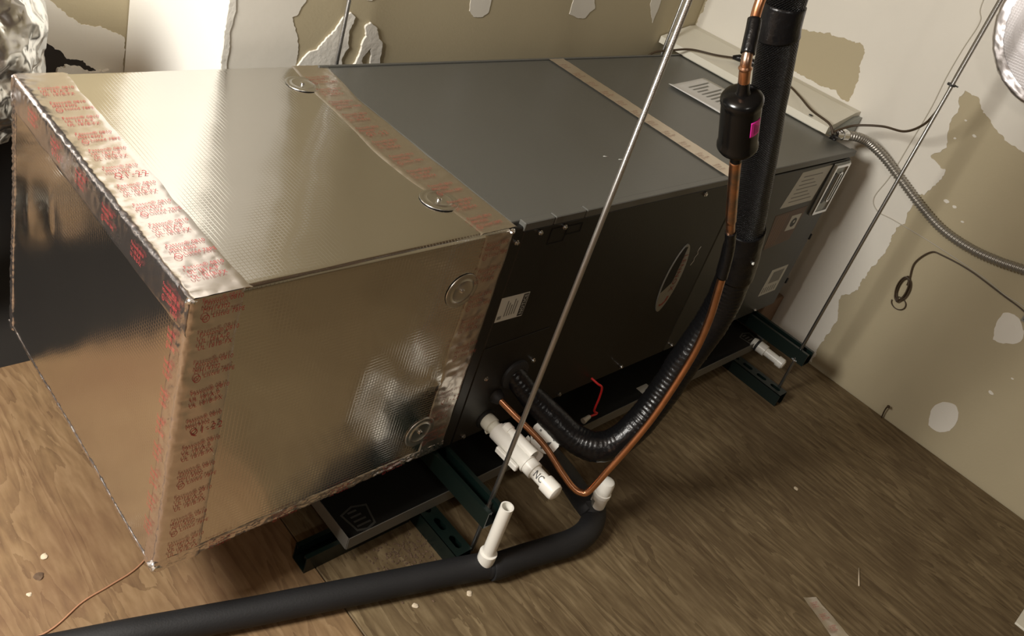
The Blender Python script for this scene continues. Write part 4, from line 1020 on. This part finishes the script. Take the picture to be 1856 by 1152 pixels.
# electrical box edge by the blob at the frame's right side
eb = thing('outlet_box', 'dark outlet box set into the right wall at the frame edge', 'outlet box')
plate('box_rim', [rect(0.555, 0.485, 0.610, 0.560), rect(0.560, 0.490, 0.605, 0.555)], (XW - 0.0016, 0, 0), -Y, Z, 0.003, M['galv'], eb)
plate('box_opening', [rect(0.560, 0.490, 0.605, 0.555)], (XW - 0.0016, 0, 0), -Y, Z, 0.0005, M['black'], eb)
# nail sticking out at the wall base
nl = thing('nail', 'bent rusty nail standing at the base of the right wall', 'nail')
tube('shank', spline([(1.500, -0.405, 0.0), (1.498, -0.402, 0.022), (1.496, -0.402, 0.040), (1.490, -0.406, 0.050)], 5), 0.0022, M['wire_brown'], nl, 8)
lathe('head', (1.491, -0.4055, 0.049), (1.486, -0.409, 0.056), [(0, 0.005), (0.0015, 0.005)], M['wire_brown'], nl, 10)

# ================================================================== ROUND FOIL DUCTS
dt = thing('round_duct', 'round foil duct end with crinkled tape rim on the right wall', 'duct')
dc = Vector((0, -0.332, 1.205))
V, F = [], []
n, k = 96, 14
for j in range(k + 1):
    s = j / k
    for i in range(n):
        a = 2 * math.pi * i / n
        rr_ = 0.196 * s
        x = 1.425 - 0.010 * (1 - s * s) + 0.003 * noise.noise(Vector((rr_ * math.cos(a) * 12, rr_ * math.sin(a) * 12, 1)))
        V.append((x, dc.y + rr_ * math.cos(a), dc.z + rr_ * math.sin(a)))
for j in range(k):
    for i in range(n):
        F.append((j * n + i, (j + 1) * n + i, (j + 1) * n + (i + 1) % n, j * n + (i + 1) % n))
o = pydata('duct_face', V, F, M['disc_foil'], dt, True)
V, F = [], []
for j in range(19):
    t = j / 18
    for i in range(160):
        a = 2 * math.pi * i / 160
        if t < 0.3: rr_ = 0.180 + 0.0205 * t / 0.3; x = 1.4215
        elif t < 0.45:
            b = (t - 0.3) / 0.15 * math.pi / 2; rr_ = 0.2005 + 0.008 * math.sin(b); x = 1.4215 + 0.008 * (1 - math.cos(b))
        else: rr_ = 0.2085; x = 1.4295 + (XW - 0.003 - 1.4295) * (t - 0.45) / 0.55
        pp = Vector((x, rr_ * math.cos(a), rr_ * math.sin(a)))
        d = 0.0014 * noise.noise(pp * 48) + 0.0014 * noise.noise(pp * 150)
        V.append((x - d * (1 if t < 0.45 else 0), dc.y + (rr_ + d) * math.cos(a), dc.z + (rr_ + d) * math.sin(a)))
for j in range(18):
    for i in range(160):
        F.append((j * 160 + i, (j + 1) * 160 + i, (j + 1) * 160 + (i + 1) % 160, j * 160 + (i + 1) % 160))
pydata('tape_rim', V, F, M['rim'], dt, True)

fd = thing('foil_flex_duct', 'crumpled silver flexible duct hanging behind the far left corner of the foil box', 'duct')
q = spline([(-0.76, 0.87, 0.20, 0.04), (-0.75, 0.87, 0.27, 0.08), (-0.735, 0.865, 0.40, 0.095), (-0.665, 0.845, 0.54, 0.115), (-0.608, 0.835, 0.655, 0.130), (-0.628, 0.850, 0.745, 0.135), (-0.74, 0.90, 0.765, 0.130), (-1.10, 1.05, 0.75, 0.125), (-1.9, 1.35, 0.75, 0.125)], 12)
p, r = dense(q, 0.008)
def crum(i, s, k, a, pt):
    v = 0
    for f, am in ((9, 0.10), (22, 0.085), (48, 0.05)):
        v += am * (1 - 2 * abs(noise.noise(pt * f + Vector((f, 1, 2)))))
    return 1 + v - 0.12
tube('foil_jacket', p, r, M['crumple'], fd, 90, True, crum)

# ================================================================== SMALL THINGS ON THE FLOOR
fw = tube('loose_wire', spline([(-0.80, 0.065 + 0.055, 0.002), (-0.7086, 0.0933, 0.002), (-0.6351, 0.1196, 0.002), (-0.5862, 0.1282, 0.002), (-0.5272, 0.1435, 0.002), (-0.44, 0.20, 0.002)], 8), 0.0016, M['wire_copper'], None, 6)
tag(fw, 'thin copper-coloured wire lying on the floor under the foil box corner', 'wire')
scp = thing('tape_scrap', 'scrap of printed foil tape lying on the floor at the bottom edge', 'scrap')
V = []; F = []
s_cor = [Vector((0.627, -0.6125, 0)), Vector((0.6563, -0.6297, 0)), Vector((0.630, -0.750, 0)), Vector((0.585, -0.730, 0))]
for i in range(13):
    for j in range(5):
        a, b = i / 12, j / 4
        pp = (s_cor[0] * (1 - b) + s_cor[1] * b) * (1 - a) + (s_cor[3] * (1 - b) + s_cor[2] * b) * a
        V.append((pp.x, pp.y, 0.003 + 0.0025 * noise.noise(pp * 45)))
for i in range(12):
    for j in range(4): F.append((i * 5 + j, (i + 1) * 5 + j, (i + 1) * 5 + j + 1, i * 5 + j + 1))
o = pydata('foil_strip', V, F, M['tape'], scp, True)
bm = bmesh.new(); bm.from_mesh(o.data); bm.normal_update(); bm.faces.ensure_lookup_table()
if bm.faces[0].normal.z < 0: bmesh.ops.reverse_faces(bm, faces=list(bm.faces))
bm.to_mesh(o.data); bm.free()
for k in range(4):
    place_mesh('printed_text', (K1, K2)[k % 2], (0.624 - 0.008 * k, -0.632 - 0.028 * k, 0.0065), Vector((0.8, -0.35, 0)) * 0.42, Vector((0.35, 0.8, 0)) * 0.5, M['ink'], o)
sk = tube('thin_stick', [(0.8437, -0.648, 0.002), (0.792, -0.6735, 0.002)], 0.0016, M['chip'], None, 6); tag(sk, 'thin pale stick lying on the plywood near the tape scrap', 'stick')
bits = [((-0.6768, 0.2012), 0.008, 'dirt', 'dark crumb on the floor left of the foil box'), ((-0.6564, 0.2356), 0.006, 'chip', 'pale chip on the floor left of the foil box'),
        ((-0.70, 0.175), 0.004, 'chip', 'tiny pale speck nearest the left bottom corner'), ((-0.035, -0.212), 0.006, 'chip', 'pale chip in front of the black drain pipe close to the white standpipe'),
        ((-0.145, -0.178), 0.006, 'chip', 'pale chip in front of the black drain pipe, farther left of the standpipe'), ((0.93, -0.42), 0.006, 'chip', 'small pale chip on the open plywood at right')]
for i, ((x, y), s, mm_, lab) in enumerate(bits):
    bm = bmesh.new(); bmesh.ops.create_icosphere(bm, subdivisions=2, radius=s)
    for v in bm.verts:
        v.co *= 1 + 0.5 * noise.noise(v.co / s + Vector((i, 2, 3))); v.co.z = max(v.co.z * 0.4, -s * 0.15)
    o = bm_obj('floor_chip', bm, M[mm_]); o.location = (x, y, s * 0.15); tag(o, lab, 'debris', 'chips on the floor')
# sawdust by the slotted strut
bm = bmesh.new()
for i in range(260):
    x = random.gauss(-0.095, 0.035); y = random.gauss(-0.085, 0.03); s = random.uniform(0.0006, 0.0024)
    mt_ = Matrix.Translation((x, y, s * 0.3)) @ Matrix.Rotation(random.random() * 6, 4, 'Z') @ Matrix.Diagonal((s * 1.6, s, s * 0.6, 1))
    bmesh.ops.create_icosphere(bm, subdivisions=1, radius=1.0, matrix=mt_)
sd_ = bm_obj('sawdust', bm, M['dirt']); tag(sd_, 'scattered brown sawdust on the floor beside the slotted strut', 'sawdust', kind='stuff')
cbx = box('cardboard_strip', (1.075, -1.06, 0.0), (1.20, -0.955, 0.006), M['ledge'], None, 0.001, 1); tag(cbx, 'pale board edge at the bottom right corner of the floor', 'board')

# ================================================================== LAMPS (fixtures out of frame; the rear one is added fill)
for nm, L_, lab in (('offscreen_lamp', KEY, 'bare bulb ceiling lamp at the left of the room'), ('offscreen_lamp', FILL, 'added fill lamp behind the camera')):
    t = thing(nm, lab, 'lamp', 'ceiling lamps')
    x, y, z = L_.location
    lathe('lamp_base', (x, y, ZC), (x, y, 0), [(0, 0.055), (0.012, 0.055), (0.02, 0.03), (ZC - z - 0.13, 0.022), (ZC - z - 0.128, 0.0)], M['pvc'], t, 24)
